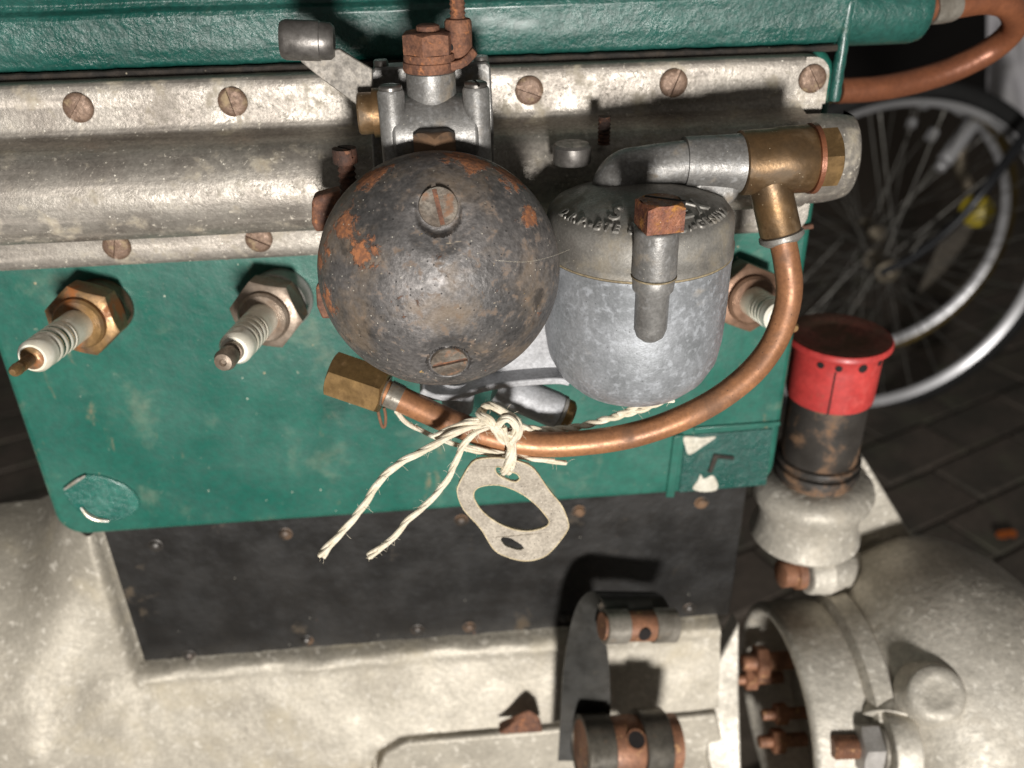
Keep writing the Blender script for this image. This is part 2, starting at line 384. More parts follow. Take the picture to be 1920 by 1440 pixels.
M_tube = weathered('black_filler_tube', lin(70, 66, 62), lin(50, 47, 44), vs=.05, metal=.3, rough=.42, rvar=.1, fine=.2, fs=.4,
    patches=[dict(col=lin(122, 92, 66), s=.07, lo=.48, hi=.64, a=.8, rough=.8, metal=0.)], bumps=[(.3, .12)])
M_hole = weathered('dark_hole', lin(26, 20, 18), lin(18, 15, 14), rough=.9, rvar=.05)
M_recess_dark = weathered('recess_dark', lin(48, 40, 32), lin(26, 22, 18), vs=.2, rough=.75, rvar=.1, fine=.3,
    specks=[(lin(170, 160, 140), .5, .14, .12)], bumps=[(.5, .3)])
M_twine = weathered('cream_twine', lin(224, 215, 196), lin(206, 194, 170), vs=.3, rough=.75, rvar=.05, fine=.12, fs=2.0, bumps=[(2.5, .08)])
M_twine_dark = weathered('brown_thread', lin(134, 92, 66), lin(110, 76, 54), vs=.3, rough=.75, rvar=.05)
M_paper = weathered('gasket_paper', lin(172, 163, 149), lin(150, 141, 128), vs=.3, rough=.85, rvar=.04, fine=.22, fs=1.6,
    specks=[(lin(96, 88, 80), .9, .18, .3), (lin(214, 206, 190), .8, .15, .3)], bumps=[(1.5, .06)])
M_paper_edge = weathered('gasket_edge', lin(198, 184, 154), lin(178, 162, 130), vs=.4, rough=.9, rvar=.04)
M_chip = weathered('bare_filler', lin(206, 202, 188), lin(186, 180, 164), vs=.2, rough=.6, rvar=.05, bumps=[(.6, .1)])
M_silver = weathered('bared_metal', lin(216, 212, 204), lin(190, 180, 160), vs=.3, metal=.6, rough=.35, rvar=.08)
M_chrome = weathered('brushed_rim', lin(206, 206, 208), lin(186, 186, 188), vs=.004, metal=.5, rough=.36, rvar=.05, fine=.05)
M_rim_yellow = weathered('tan_tyre', lin(132, 112, 60), lin(110, 92, 52), vs=.02, rough=.7, rvar=.05)
M_tyre = weathered('black_tyre', lin(26, 26, 26), lin(18, 18, 18), vs=.02, rough=.75, rvar=.05)
M_spoke = weathered('dull_spoke', lin(120, 118, 112), lin(90, 88, 84), vs=.02, metal=.6, rough=.4, rvar=.05)
M_hub = weathered('hub_metal', lin(150, 140, 122), lin(110, 100, 86), vs=.05, metal=.6, rough=.45, rvar=.05)
M_bikeblack = weathered('black_bike_tube', lin(34, 36, 40), lin(26, 27, 30), vs=.02, rough=.35, rvar=.05)
M_yellow = weathered('yellow_plastic', lin(206, 184, 30), lin(190, 166, 24), vs=.02, rough=.4, rvar=.05)
M_dimgrey = weathered('dim_grey_board', lin(120, 112, 100), lin(96, 90, 82), vs=.01, rough=.8, rvar=.05)
M_cloth = weathered('grey_white_cloth', lin(206, 204, 206), lin(188, 186, 190), vs=.01, rough=.9, rvar=.03, fine=.06)
M_paver = weathered('dark_paver', lin(88, 79, 71), lin(68, 64, 57), vs=.008, rough=.8, rvar=.08, fine=.15, fs=.08,
    patches=[dict(col=lin(92, 92, 76), s=.01, lo=.5, hi=.7, a=.6, rough=.85)], bumps=[(.05, 1.0)])
M_joint = weathered('joint_sand', lin(92, 82, 72), lin(74, 66, 56), vs=.05, rough=.95, rvar=.03, bumps=[(.2, .5)])
M_leaf = weathered('orange_leaf', lin(176, 92, 30), lin(150, 74, 26), vs=.1, rough=.6, rvar=.05)
M_backdrop = weathered('backdrop_dark', lin(30, 27, 25), lin(22, 20, 19), vs=.002, rough=.95, rvar=.02)
M_stubble = weathered('lumpy_green', lin(16, 84, 74), lin(50, 108, 96), .05, rough=.25, rvar=.05, fine=.2, fs=.6, coat=.4, bumps=[(.35, .8), (.9, .3)])
M_band = weathered('worn_dark_strap', lin(104, 99, 90), lin(78, 74, 68), vs=.1, metal=.5, rough=.36, rvar=.08, fine=.25, fs=.8,
    patches=[dict(col=lin(112, 84, 58), s=.2, lo=.6, hi=.72, a=.7, rough=.7, metal=.1)], bumps=[(.8, .06)])
M_dscrew = weathered('dull_screw', lin(128, 120, 110), lin(100, 90, 80), vs=.25, metal=.5, rough=.55, rvar=.1, fine=.3, fs=1.2,
    patches=[dict(col=lin(126, 88, 60), s=.35, lo=.5, hi=.66, a=.8, rough=.8, metal=0.)], bumps=[(1.0, .12)])
M_hous = weathered('grey_cast_housing', lin(198, 192, 180), lin(168, 162, 150), vs=.025, metal=.32, rough=.55, rvar=.08, fine=.15, fs=.5,
    patches=[dict(col=lin(150, 138, 118), s=.035, lo=.56, hi=.76, a=.5, rough=.7, metal=0.), dict(col=lin(226, 221, 210), s=.35, lo=.56, hi=.68, a=.5, rough=.8, metal=0.)], bumps=[(.2, .5), (.9, .12)])
M_zinc_light = weathered('pale_cast_zinc', lin(178, 179, 182), lin(154, 154, 156), vs=.1, metal=.2, rough=.58, rvar=.06, fine=.18, fs=1.2,
    patches=[dict(col=lin(150, 128, 98), s=.08, lo=.6, hi=.72, a=.7, rough=.8, metal=0.)], bumps=[(.9, .08), (2.2, .05)])
M_seam = weathered('old_seam', lin(150, 136, 108), lin(112, 100, 80), vs=.5, rough=.85, rvar=.04)
def D_half(mb, r, h, sw, sgn, dome, M, z0=0., rings=5, n=18):
    rs = []
    for i in range(rings+1):
        t = i/rings
        rr, hh = (r, z0+h*t*.55/.4) if t <= .4 else (r*math.cos((t-.4)/.6*1.15) if dome else r*(1-.06*(t-.4)), z0+h*(.55+.45*math.sin((t-.4)/.6*PI/2)))
        rr = max(rr, sw/2*1.3)
        a0 = math.acos(min(1, sw/2/rr)); pts = []
        for k in range(n): 
            a = -a0+2*a0*k/(n-1); pts.append(M @ Vector((sgn*rr*math.cos(a), rr*math.sin(a), hh)))
        rs.append(pts)
    mb.rings(rs)
def slotted(r, h, sw, dome=True, sd=.6, M=Matrix()):
    mb = MB(); D_half(mb, r, h, sw, 1, dome, M); D_half(mb, r, h, sw, -1, dome, M)
    mb.lathe([(r*.97, -.3), (r*.97, h*(1-sd))], M, 36); return mb
def threads(r, pitch, h0, h1, d=.18):
    p = []; h = h0
    while h < h1: p += [(r, h), (r*(1-d), h+pitch/2)]; h += pitch
    return p+[(r, h1)]
def smooth(a, b, x):
    t = min(1, max(0, (x-a)/(b-a))); return t*t*(3-2*t)
def nz(x, y, z=0): return mnoise.noise(Vector((x, y, z)))
UPV = Vector((0, 0, 1)); OUT = Vector((0, -1, 0)); RX = Vector((1, 0, 0))

# ================================================================== floor far below and behind
floor = obj('floor', MB().box(-900, 2600, -300, 3600, -800, -772), M_joint); floor['kind'] = 'structure'
wl_ = obj('dark_backdrop', MB().box(-2500, 4500, 3700, 3760, -800, 2600), M_backdrop); wl_['kind'] = 'structure'  # added dark backdrop, keeps the distance black despite the world fill
pm = MB().box(-98, 98, -48, 48, -30, 0).mesh('paver'); pm.materials.append(M_paver)
ang = R_(24)
for i in range(-3, 11):
    for j in range(0, 26):
        x = i*202+(101 if j % 2 else 0); y = j*102
        X = 150+x*math.cos(ang)-y*math.sin(ang)*.6; Y = 250+x*math.sin(ang)*1.0+y*math.cos(ang)
        X = 150+x*math.cos(ang)-y*math.sin(ang); Y = 150+x*math.sin(ang)+y*math.cos(ang)
        p = Vector((X, Y, -760+random.uniform(-2, 2)))
        q = p-CAM; d = q.dot(FW)
        if d < 200: continue
        uu = 960+FPX*q.dot(RT)/d; vv = 720-FPX*q.dot(UP)/d
        if not ((1350 < uu < 2300 and 400 < vv < 1700) or (-350 < uu < 330 and 300 < vv < 1300)): continue
        m = frame(p, (random.uniform(-.01, .01), random.uniform(-.01, .01), 1), (math.cos(ang), math.sin(ang), 0))
        o = obj('paver', pm, M_paver, floor, m, bevel=3)
lf = PZ(1886, 1006, -758)
leaf = MB(); pts = [lf+Vector((math.cos(a)*(13+4*math.cos(2*a)), math.sin(a)*9, 4+3*math.sin(3*a))) for a in [2*PI*k/14 for k in range(14)]]
leaf.prism(pts, (0, 0, 1.2))
tag(obj('fallen_leaf', leaf, M_leaf), 'small dry orange leaf lying on the dark paving at the right edge', 'leaf')

# ================================================================== bicycle wheels behind
def part_empty(name, parent):
    o = bpy.data.objects.new(name, None); C.objects.link(o); o.parent = parent; o.empty_display_size = .01; return o
def wheel(t, uv, D, Rr, yaw, tyre_mat, rim_w, tw):
    c = PD(uv[0], uv[1], D); n = (CAM-c); n.z = 0; n.normalize()
    n = Matrix.Rotation(yaw, 3, 'Z') @ n
    w_ = part_empty('wheel', t); m = frame(c, n, (0, 0, 1))
    obj('rim', MB().lathe([(Rr+1, -rim_w*.35), (Rr+8, -rim_w*.5), (Rr+8, rim_w*.5), (Rr+1, rim_w*.35), (Rr-5, 2), (Rr-5, -2)], m, 96, closed=True), M_chrome, w_)
    prof = [(Rr+6+tw*.9-tw*.9*math.cos(a), tw*.6*math.sin(a)) for a in [2*PI*k/14 for k in range(14)]]
    obj('tyre', MB().lathe(prof, m, 96, closed=True), tyre_mat, w_)
    obj('hub', MB().lathe([(4, 46), (6, 45), (6, 38), (10, 36), (10, 32), (20, 30), (20, 27), (11, 25), (11, -25), (20, -27), (20, -30), (6, -32), (5, -46)], m, 28), M_hub, w_)
    for k in range(32):
        a = 2*PI*k/32; s_ = 1 if k % 2 else -1; tw_ = (1 if (k//2) % 2 else -1)*R_(62)
        p0 = m @ Vector((18*math.cos(a+tw_), 18*math.sin(a+tw_), 28*s_)); p1 = m @ Vector(((Rr-8)*math.cos(a), (Rr-8)*math.sin(a), 0))
        sp = MB().tube([p0, p1], 1.1, 6, 1); sp.tube([p1-(p1-p0).normalized()*12, p1], 2.2, 6, 1)
        obj('spoke', sp, M_spoke, w_)
bk = thing('parked_bicycle', 'nearer parked bicycle, black tyre and silver rim behind the red cap', 'bicycle', PD(1640, 800, 1580))
wheel(bk, (1652, 497), 1580, 280, R_(26), M_tyre, 22, 17)
bk2 = thing('parked_bicycle', 'farther bicycle with tan tyre seen through the nearer wheel spokes', 'bicycle', PD(1640, 720, 1800))
wheel(bk2, (1632, 432), 1800, 262, R_(24), M_rim_yellow, 22, 12)
bt = part_empty('brake', bk)
obj('brake_block', MB().tube([PD(1822, 232, 1500), PD(1770, 303, 1500)], 14, 20, 4).tube([PD(1768, 306, 1500), PD(1760, 318, 1500)], 10, 16, 3), M_chrome, bt, bevel=2)
obj('brake_arm', MB().tube([PD(1838, 205, 1510), PD(1818, 240, 1505), PD(1800, 290, 1530), PD(1805, 330, 1530), PD(1818, 352, 1525)], [6, 7, 10, 12, 9], 14), M_hub, bt)
for uv0, uv1, r in (((1752, 245), (1742, 262), 9), ((1711, 225), (1707, 238), 8), ((1735, 185), (1730, 202), 9)):
    obj('barrel_adjuster', MB().tube([PD(*uv0, 1490), PD(*uv1, 1490)], r, 8, 2), M_chrome, bt)
obj('stay', MB().tube([PD(1985, 170, 1380), PD(1920, 258, 1390), PD(1850, 350, 1400), PD(1790, 420, 1430), PD(1715, 480, 1470), PD(1650, 512, 1500)], [9, 8.5, 8, 7.5, 7, 6], 16), M_bikeblack, bk)
mg = MB(); gL = [PD(u, v, 1450) for u, v in ((1690, 172), (1760, 178), (1830, 205), (1890, 250), (1925, 300))]
gR = [PD(u, v, 1560) for u, v in ((1695, 150), (1770, 150), (1850, 178), (1910, 225), (1945, 285))]
mg.ribbon(gL, gR, 2); obj('mudguard', mg, M_bikeblack, bk)
rf = MB().lathe([(30, 0), (34, 3), (34, 10), (26, 14), (4, 15)], frame(PD(1832, 395, 1930), CAM-PD(1832, 395, 1930)), 24)
tag(obj('reflector', rf, M_yellow), 'yellow reflector seen through the spokes', 'reflector')
bb = MB().box(-70, 70, -5, 5, -95, 95, frame(PD(1800, 490, 2050), (0.1, -.15, 1)))
tag(obj('pale_board', bb, M_dimgrey, bevel=4), 'dim grey board standing behind the spokes below the reflector', 'board')
# hanging cloth at the top right corner
cl = MB()
def clf(u, v):
    q = PD(1850+150*u+20*v*u, -30+235*v+30*math.sin(u*3), 1700+45*math.sin(u*9+v*2.2)*(.3+v)+25*math.sin(u*19+1)*v)
    return q
cl.grid(clf, 40, 40)
co = obj('hanging_cloth', cl, M_cloth); so = co.modifiers.new('thick', 'SOLIDIFY'); so.thickness = .004
tag(co, 'pale grey cloth hanging in the top right corner', 'cloth')

# ================================================================== engine block
XL, XR, ZB = -154.5, 92.5, -49.2
blk = thing('engine_block', 'green painted engine block carrying spark plugs and carburettor', 'engine', (-30, 40, ZB))
def rrect(x0, x1, z0, z1, r, n=7):
    out = []
    for cx, cz, a0 in ((x1-r, z1-r, 0), (x0+r, z1-r, 90), (x0+r, z0+r, 180), (x1-r, z0+r, 270)):
        for k in range(n): a = R_(a0+90*k/(n-1)); out.append(Vector((cx+r*math.cos(a), 0, cz+r*math.sin(a))))
    return out
b = MB(); b.prism(rrect(XL, XR, ZB, 101, 9), (0, 70, 0))
obj('block_casting', b, M_green, blk, bevel=2.2, seg=4)
# cast plug lower left
c0 = P(195, 940, 0)
hb = MB(); cs = [P(u, v, 0) for u, v in ((118, 912), (165, 888), (215, 898), (252, 920), (262, 950), (225, 975), (165, 968), (132, 940))]
hb.prism([p+Vector((0, -.8, 0)) for p in crom(cs, 2, True)], (0, 1.2, 0))
boss = obj('cast_boss', hb, M_stubble, blk, bevel=.9, seg=3)
sv = MB().tube([P(u, v, -1.6) for u, v in ((152, 952), (165, 966), (182, 974), (205, 977))], lambda t: .2+.6*math.sin(PI*t), 10, flat=.5)
obj('bared_edge', sv, M_silver, boss)
obj('bared_edge', MB().tube([P(u, v, -1.4) for u, v in ((120, 918), (140, 904), (160, 892))], lambda t: .25+.35*math.sin(PI*t), 8), M_silver, boss)
# framed corner lower right
fr = MB()
fr.prism([P(u, v, -.05) for u, v in ((1262, 815), (1282, 812), (1263, 930), (1247, 930))], (0, -1.1, 0))
obj('frame_rib', fr, M_green, blk, bevel=.45)
obj('frame_rib', MB().prism([P(u, v, -.05) for u, v in ((1300, 800), (1462, 788), (1462, 796), (1300, 808))], (0, -.9, 0)), M_green, blk, bevel=.35)
obj('corner_pad', MB().prism([P(u, v, -.02) for u, v in ((1284, 816), (1448, 802), (1436, 908), (1272, 922))], (0, -.6, 0)), M_green_head, blk, bevel=.5)
ch = MB().prism(crom([P(u, v, -.62) for u, v in ((1282, 818), (1315, 820), (1343, 818), (1318, 836), (1292, 852), (1285, 838))], 3, True), (0, -.35, 0))
obj('paint_chip', ch, M_chip, blk, bevel=.12)
ch = MB().prism(crom([P(u, v, -.62) for u, v in ((1298, 915), (1308, 900), (1313, 888), (1320, 897), (1336, 890), (1346, 908), (1340, 919), (1316, 921))], 3, True), (0, -.5, 0))
obj('paint_chip', ch, M_chip, blk, bevel=.2)
obj('cast_mark', MB().prism([P(u, v, -.6) for u, v in ((1326, 884), (1338, 850), (1376, 854), (1375, 861), (1345, 858), (1334, 886))], (0, -.7, 0)), M_recess_dark, blk, bevel=.2)  # raised mark, dark colour stands in for a shaded groove
# dirty seam under the manifold cover 
sm = MB().tube([Vector((x, -1.2, 49.0+.5*nz(x*.2, 1))) for x in range(-160, 94, 3)], lambda t: .75+.3*nz(t*60, 3), 8, 1)
obj('seam', sm, M_rust, blk)
# ------------------------------------------------------------------ cylinder head
hd = thing('cylinder_head', 'glossy green cylinder head along the top with brushed paint', 'engine head', (-30, 40, 100))
def headf(u, v):
    x = -200+294*u
    pr = [(70, 100.9), (8, 100.9), (1.6, 100.9), (.2, 102.0), (-.8, 106), (-1.2, 112), (-1.4, 113.6), (-1.0, 114.8), (.6, 115.8), (1.0, 117), (0.2, 118.4), (-.4, 121), (.2, 128), (4, 138), (70, 140)]
    q = v*(len(pr)-1); k = min(int(q), len(pr)-2); t = q-k
    y = pr[k][0]+(pr[k+1][0]-pr[k][0])*t; z = pr[k][1]+(pr[k+1][1]-pr[k][1])*t
    if 1.5 < q < 13: y += .35*nz(x*.05, z*.08)+.16*nz(x*.13, z*.3, 4)
    return Vector((x, y, z+.25*nz(x*.04, 7)))
hb = MB().grid(headf, 150, 71)
hb.prism([headf(1, j/70) for j in range(71)], (.4, 0, 0))
obj('head_casting', hb, M_green_head, hd, sharp=60)
ed = MB().tube([Vector((93.0+.3*nz(z*.3, 1), .3+.3*nz(z*.4, 8), z)) for z in range(86, 142, 2)], lambda t: 1.7+.5*nz(t*40, 2), 10, 1)
obj('gasket_edge', ed, M_green_head, hd)
zs_ = P(1680, 16, 30).z; xs_ = P(1752, 16, 30).x-98
st = MB(); m = frame((94, 30, zs_), RX, (0, 0, 1))
st.lathe([(10.2, -2), (10.2, xs_-4), (9.6, xs_-1.4), (8.2, xs_-.2), (5, xs_)], m, 48, wob=.012)
obj('outlet_stub', st, M_green_head, hd)
sg = MB().tube([Vector((x, -1.0, 100.4+.35*nz(x*.25, 2))) for x in range(-170, 92, 3)], lambda t: .95+.25*nz(t*70, 5), 8, 1)
obj('head_gasket', sg, M_recess_dark, hd)  # gasket line, its dark colour stands in for the shaded gap

# copper water pipe at the top right
wp = thing('copper_water_pipe', 'thick brown copper pipe looping from the green head stub', 'pipe', (120, 24, 100))
pth = [(1735, 14, 30), (1790, 8, 31), (1850, 0, 33), (1893, 12, 36), (1902, 50, 44), (1860, 92, 50), (1790, 128, 52), (1715, 152, 52), (1640, 166, 50), (1570, 170, 48)]
obj('copper_tube', MB().tube([P(*q) for q in pth], [4.2, 4.2, 4.2, 4.2, 4.1, 4.2, 4.3, 4.3, 4.2, 4.2], 24, 10), M_copper_brown, wp)
m = frame(P(1756, 13, 30.2), P(1790, 8, 31)-P(1756, 13, 30.2))
obj('solder_collar', MB().lathe([(4.8, -2), (5.0, 2), (4.9, 5), (4.45, 6.4)], m, 28, wob=.02), M_roll, wp)

# ================================================================== aluminium manifold cover
mc = thing('manifold_cover', 'long weathered aluminium manifold cover with half round ridge', 'manifold', (-30, -5, 50.5))
ZT, ZL = 99.6, 50.4
prof = [(0, ZT), (-7.2, ZT), (-8, ZT-.8), (-8.0, 91), (-8.2, 88.4), (-8.8, 86.9), (-10.2, 86.4)]
for k in range(0, 15):
    a = R_(78-k*156/14); prof.append((-13-11.5*math.cos(a)**.8, 73.2+12.4*math.sin(a)))
prof += [(-9.6, 60.4), (-8.2, 59.2), (-8, 58.4), (-8, ZL+1), (-7.2, ZL), (0, ZL)]
def covf(u, v):
    x = -175+255*u; q = v*(len(prof)-1); k = min(int(q), len(prof)-2); t = q-k
    y = prof[k][0]+(prof[k+1][0]-prof[k][0])*t; z = prof[k][1]+(prof[k+1][1]-prof[k][1])*t
    if -8.1 > y: y += .25*nz(x*.05, z*.1)
    return Vector((x, y, z))
cb = MB().grid(covf, 90, 3*len(prof)-2)
# rounded right end of the upper flange, then of the ridge
n_ = 3*len(prof)-2
fe = [Vector((80, -8, ZT))]+[Vector((82+5*math.sin(R_(k*15)), -8, ZT-5+5*math.cos(R_(k*15)))) for k in range(7)]+[Vector((87, -8, 87.2)), Vector((80, -8, 87.2))]
cb.prism(fe, (0, 8, 0))
fe = [Vector((80, -8, 59)), Vector((87, -8, 59))]+[Vector((82+5*math.cos(R_(k*15)), -8, ZL+5-5*math.sin(R_(k*15)))) for k in range(7)]+[Vector((80, -8, ZL))]
cb.prism(fe, (0, 8, 0))
cb.box(79.5, 86.4, -7.6, -.4, 58.4, 87.8)
obj('cover_casting', cb, M_alu, mc, sharp=50)
eb = MB()
def endf(u, v):
    k = v; a = R_(80-160*v)
    t = math.sin(u*PI/2); sx = math.sin(u*PI/2); sh = math.cos(u*PI/2)**.55
    return Vector((79.8+15*sx, -8-(16.5*math.cos(a)**.8)*(.45+.55*sh), 73.2+12.6*math.sin(a)*(1-.12*sx**3)))
eb.grid(endf, 14, 25)
eb.prism([endf(1, j/24) for j in range(25)], (0, 6.5, 0))
obj('rounded_end', eb, M_alu, mc, sharp=70)
sml = slotted(3.75, 1.5, 1.0, True, .55).mesh('cover_screw'); sml.materials.append(M_screw)
for (u, v, a) in ((148, 201, -38), (437, 190, 12), (992, 169, 70), (1262, 155, -20), (1522, 147, 32), (220, 461, -15), (486, 447, 62), (700, 440, 10), (-130, 210, 40)):
    p = P(u, v, -8); m = frame(p, OUT, Vector((math.cos(R_(a)), 0, math.sin(R_(a)))))
    obj('slotted_screw', sml, M_screw, mc, m)
kn = MB().lathe([(4.6, 0), (4.8, .4), (4.8, 4.2), (4.2, 4.8)], frame(P(1072, 305, -30), UPV), 28)
obj('round_stud_nut', kn, M_steel, mc)
obj('stud', MB().lathe(threads(1.7, 1.0, 0, 7), frame(P(1132, 270, -24), UPV), 14), M_rust_dark, mc)

# ================================================================== spark plugs
def spark_plug(base, d, label, hexm, adm, ad_r, ad_l, hexr, L, grp, stripes, printed, hexrot, blunt):
    d = Vector(d).normalized(); root = thing('spark_plug', label, 'spark plug', base, grp)
    m = frame(base, d, (0, 0, 1)); m2 = m @ Matrix.Rotation(R_(hexrot), 4, 'Z')
    obj('adapter', MB().lathe([(ad_r, -3), (ad_r+.3, 0), (ad_r+.3, 1), (ad_r, 1.4), (ad_r, ad_l-.6), (ad_r-.6, ad_l)], m, 44), adm, root)
    obj('gasket_ring', MB().lathe([(ad_r-1.2, ad_l-.1), (ad_r-.2, ad_l+.3), (ad_r-.2, ad_l+1.3), (ad_r-1.2, ad_l+1.7)], m, 40), M_copper_brown, root)
    hz = ad_l+1.2; mh = m2 @ Matrix.Translation((0, 0, hz))
    sh = MB().hexa(hexr*2, 8, mh, both=True); sh.lathe([(hexr*.80, 7.5), (hexr*.80, 9.6), (hexr*.72, 10.3)], mh, 40)
    obj('hexagon_shell', sh, hexm, root)
    z = hz+9.5; k = L-z; q = 4.45
    pr = [(q, z), (q, z+k*.26), (q-.15, z+k*.29)]
    for i in range(4):
        a = z+k*(.30+.085*i); pr += [(q, a), (q-.3, a+k*.012), (q-.3, a+k*.030), (q, a+k*.042)]
    e_ = z+k*.64; pr += [(q-.1, e_), (q-.1, e_+k*.07), (q-.9, e_+k*.105), (2.6, e_+k*.11)]
    ins = obj('insulator', MB().lathe(pr, m, 40), M_ivory, root)
    for i in stripes:
        a = z+k*(.30+.085*i)
        obj('stripe', MB().lathe([(q-.2, a+k*.006), (q-.16, a+k*.021), (q-.2, a+k*.036)], m, 40, False, False), M_stripe, ins)
    if printed:
        for (a, h) in ((R_(170), .14), (R_(208), .19), (R_(190), .08)):
            b_ = m @ Vector((math.cos(a)*(q+.02), math.sin(a)*(q+.02), z+k*h)); nn = (m.to_3x3() @ Vector((math.cos(a), math.sin(a), 0)))
            mk = frame(b_, nn, d)
            obj('printed_mark', MB().box(-1.1, 1.1, -.9, -.6, 0, .05, mk).box(-.9, .9, .1, .4, 0, .05, mk).box(.1, .4, -.9, .9, 0, .06, mk), M_print, ins)
    tz = e_+k*.11
    if blunt: tp = [(2.7, tz-.5), (2.7, tz+1.5), (2.2, tz+1.8), (2.0, tz+3), (2.7, tz+3.4), (2.8, tz+6.5), (2.2, tz+8), (1.0, tz+8.2), (.6, tz+7.6)]
    else: tp = [(3.0, tz-.8), (3.0, tz+.2), (1.9, tz+.4)]+threads(1.5, .8, tz+.6, tz+6.5, .15)+[(1.6, tz+7), (1.4, tz+8.6), (.8, tz+9.4)]
    obj('terminal', MB().lathe(tp, m, 24), M_plug_grey if blunt else M_plug, root)
    return root
GP = 'spark plugs screwed into the green block'
spark_plug(P(193, 574, 0), (-.10, -.985, .115), 'leftmost spark plug with rusty gold hexagon and green striped insulator', M_plug, M_adapt_brown, 8.6, 5.2, 9.1, 50, GP, (1, 2), False, 12, False)
spark_plug(P(528, 558, 0), (-.145, -.98, .10), 'spark plug with grey hexagon and red printed insulator left of dome', M_plug_grey, M_adapt_grey, 9.2, 7.0, 9.1, 50, GP, (), True, 20, True)
spark_plug(P(1376, 540, 0), (.10, -.98, .13), 'ivory ringed spark plug half hidden between float bowl and copper pipe', M_adapt_brown, M_adapt_brown, 8.6, 3, 9.4, 37, GP, (2,), False, 5, False)
# ================================================================== carburettor
cb_ = thing('carburettor', 'grey zinc carburettor with rusty round dome and float bowl', 'carburettor', CARB)
# mounting flange and throttle body
fl = MB(); pts = [P(u, v, -33) for u, v in ((696, 136), (702, 128), (912, 116), (920, 124), (926, 250), (926, 330), (700, 330), (696, 262))]
fl.prism(pts, (0, 6, 0)); obj('mounting_flange', fl, M_zinc_dark, cb_, bevel=.5)
for (u, v) in ((715, 128), (902, 120)):
    p = P(u, v, -30)
    obj('stud', MB().lathe([(1.75, -1), (1.75, 1.6), (1.55, 1.9)], frame(p, UPV), 20), M_steel, cb_)
obj('brass_plug', MB().lathe([(4.6, 0), (4.6, 3.2), (4.2, 3.6)], frame(P(702, 212, -42), (-1, 0, 0)), 28).lathe([(5.4, -3), (5.4, .2)], frame(P(702, 212, -42), (-1, 0, 0)), 28), M_brass_brown, cb_)
body = MB()
yb = -45
x0, x1 = P(733, 200, -48).x, P(893, 195, -48).x
zt = P(812, 172, -50).z
body.box(x0-2.6, x1+2.6, -49.5, -32.5, zt-40, zt-2.4)
body.lathe([(8.2, x0), (8.2, x1)], frame((0, -46.5, zt-9.6), RX), 40)
body.lathe([(11, 0), (11, 22)], frame(((x0+x1)/2, -38, zt-28), OUT), 40)
obj('throttle_body', body, M_zinc_dark, cb_, bevel=.8, seg=3)
for i, (u, v, a) in enumerate(((732, 168, 90), (892, 162, 12))):
    p = P(u, v, -51)
    bs = obj('screw_boss', MB().lathe([(2.95, -26), (2.95, -.6), (2.6, 0)], frame(p, UPV), 28), M_zinc_dark, cb_)
    mm = frame(p+Vector((0, 0, .1)), UPV, Vector((math.cos(R_(a)), math.sin(R_(a)), 0)))
    D = MB(); D_half(D, 2.5, 1.0, .55, 1, True, mm); D_half(D, 2.5, 1.0, .55, -1, True, mm); D.lathe([(2.4, -.2), (2.4, .3)], mm, 24)
    obj('slotted_screw', D, M_steel, bs)
tp = P(808, 150, -46); mt = frame(Vector((tp.x, -45, zt-3)), UPV)
T = lambda h: mt @ Matrix.Translation((0, 0, h))
h1 = P(808, 132, -45).z-zt+3
obj('spindle_tower', MB().lathe([(6.0, 0), (5.5, 1.2), (5.4, h1-.3), (5.0, h1)], mt, 40), M_zinc_dark, cb_)
obj('rusty_washer', MB().lathe([(5.7, h1), (5.9, h1+.3), (5.9, h1+2.0), (5.6, h1+2.2)], mt, 36, wob=.02).lathe([(5.6, h1+2.1), (5.75, h1+2.5), (5.6, h1+3.7)], mt, 36, wob=.03), M_rust, cb_)
obj('hexagon_nut', MB().hexa(10.0, 4.4, T(h1+3.7) @ Matrix.Rotation(R_(16), 4, 'Z')).lathe([(2.6, 4), (2.5, 5.5), (2.0, 5.8)], T(h1+3.7), 22), M_rust, cb_)
# link lever with ball socket and threaded rod going up out of the picture
ax0 = T(h1+1.2).translation
rp = P(861, 92, -44)
arm = MB(); arm.ribbon([ax0+Vector((0, -4, 0)), ax0+Vector((6.5, -3.6, .4)), rp+Vector((3.4, -2.2, -.2))], [ax0+Vector((0, 4, 0)), ax0+Vector((6.5, 3.6, .4)), rp+Vector((3.4, 2.6, -.2))], 1.8, 4)
obj('lever_arm', arm, M_rust, cb_, bevel=.3)
zz = rp.z
lk = MB().lathe([(2.7, -1.5), (2.9, -1), (2.95, 5.6), (2.6, 6.2), (1.6, 6.4)]+[(r, h+6.4) for r, h in threads(1.75, .95, 0, 22, .16)], frame(rp, UPV), 28, wob=.015)
rod = obj('link_rod', lk, M_rust, cb_)
obj('cross_hole', MB().lathe([(.75, 0), (.6, .1)], frame(rp+Vector((-1.9, -2.3, .8)), (-.6, -.8, 0)), 14), M_hole, rod)
# cable bracket on the left
br = MB(); pts = [P(u, v, -37) for u, v in ((556, 104), (636, 92), (668, 112), (698, 130), (698, 214), (690, 213), (646, 180), (600, 146), (566, 118))]
br.prism(pts, (0, 1.6, 0)); bo = obj('cable_bracket', br, M_bracket, cb_, bevel=.25)
a_, b_ = P(526, 74, -38), P(627, 78, -38); m = frame(a_, b_-a_)
L = (b_-a_).length
obj('cable_barrel', MB().lathe([(3.6, 0), (4.0, .5), (4.25, 1.2), (4.25, L-3.2), (4.05, L-3.0), (3.9, L-.8), (3.2, L)], m, 36), M_steel, bo)
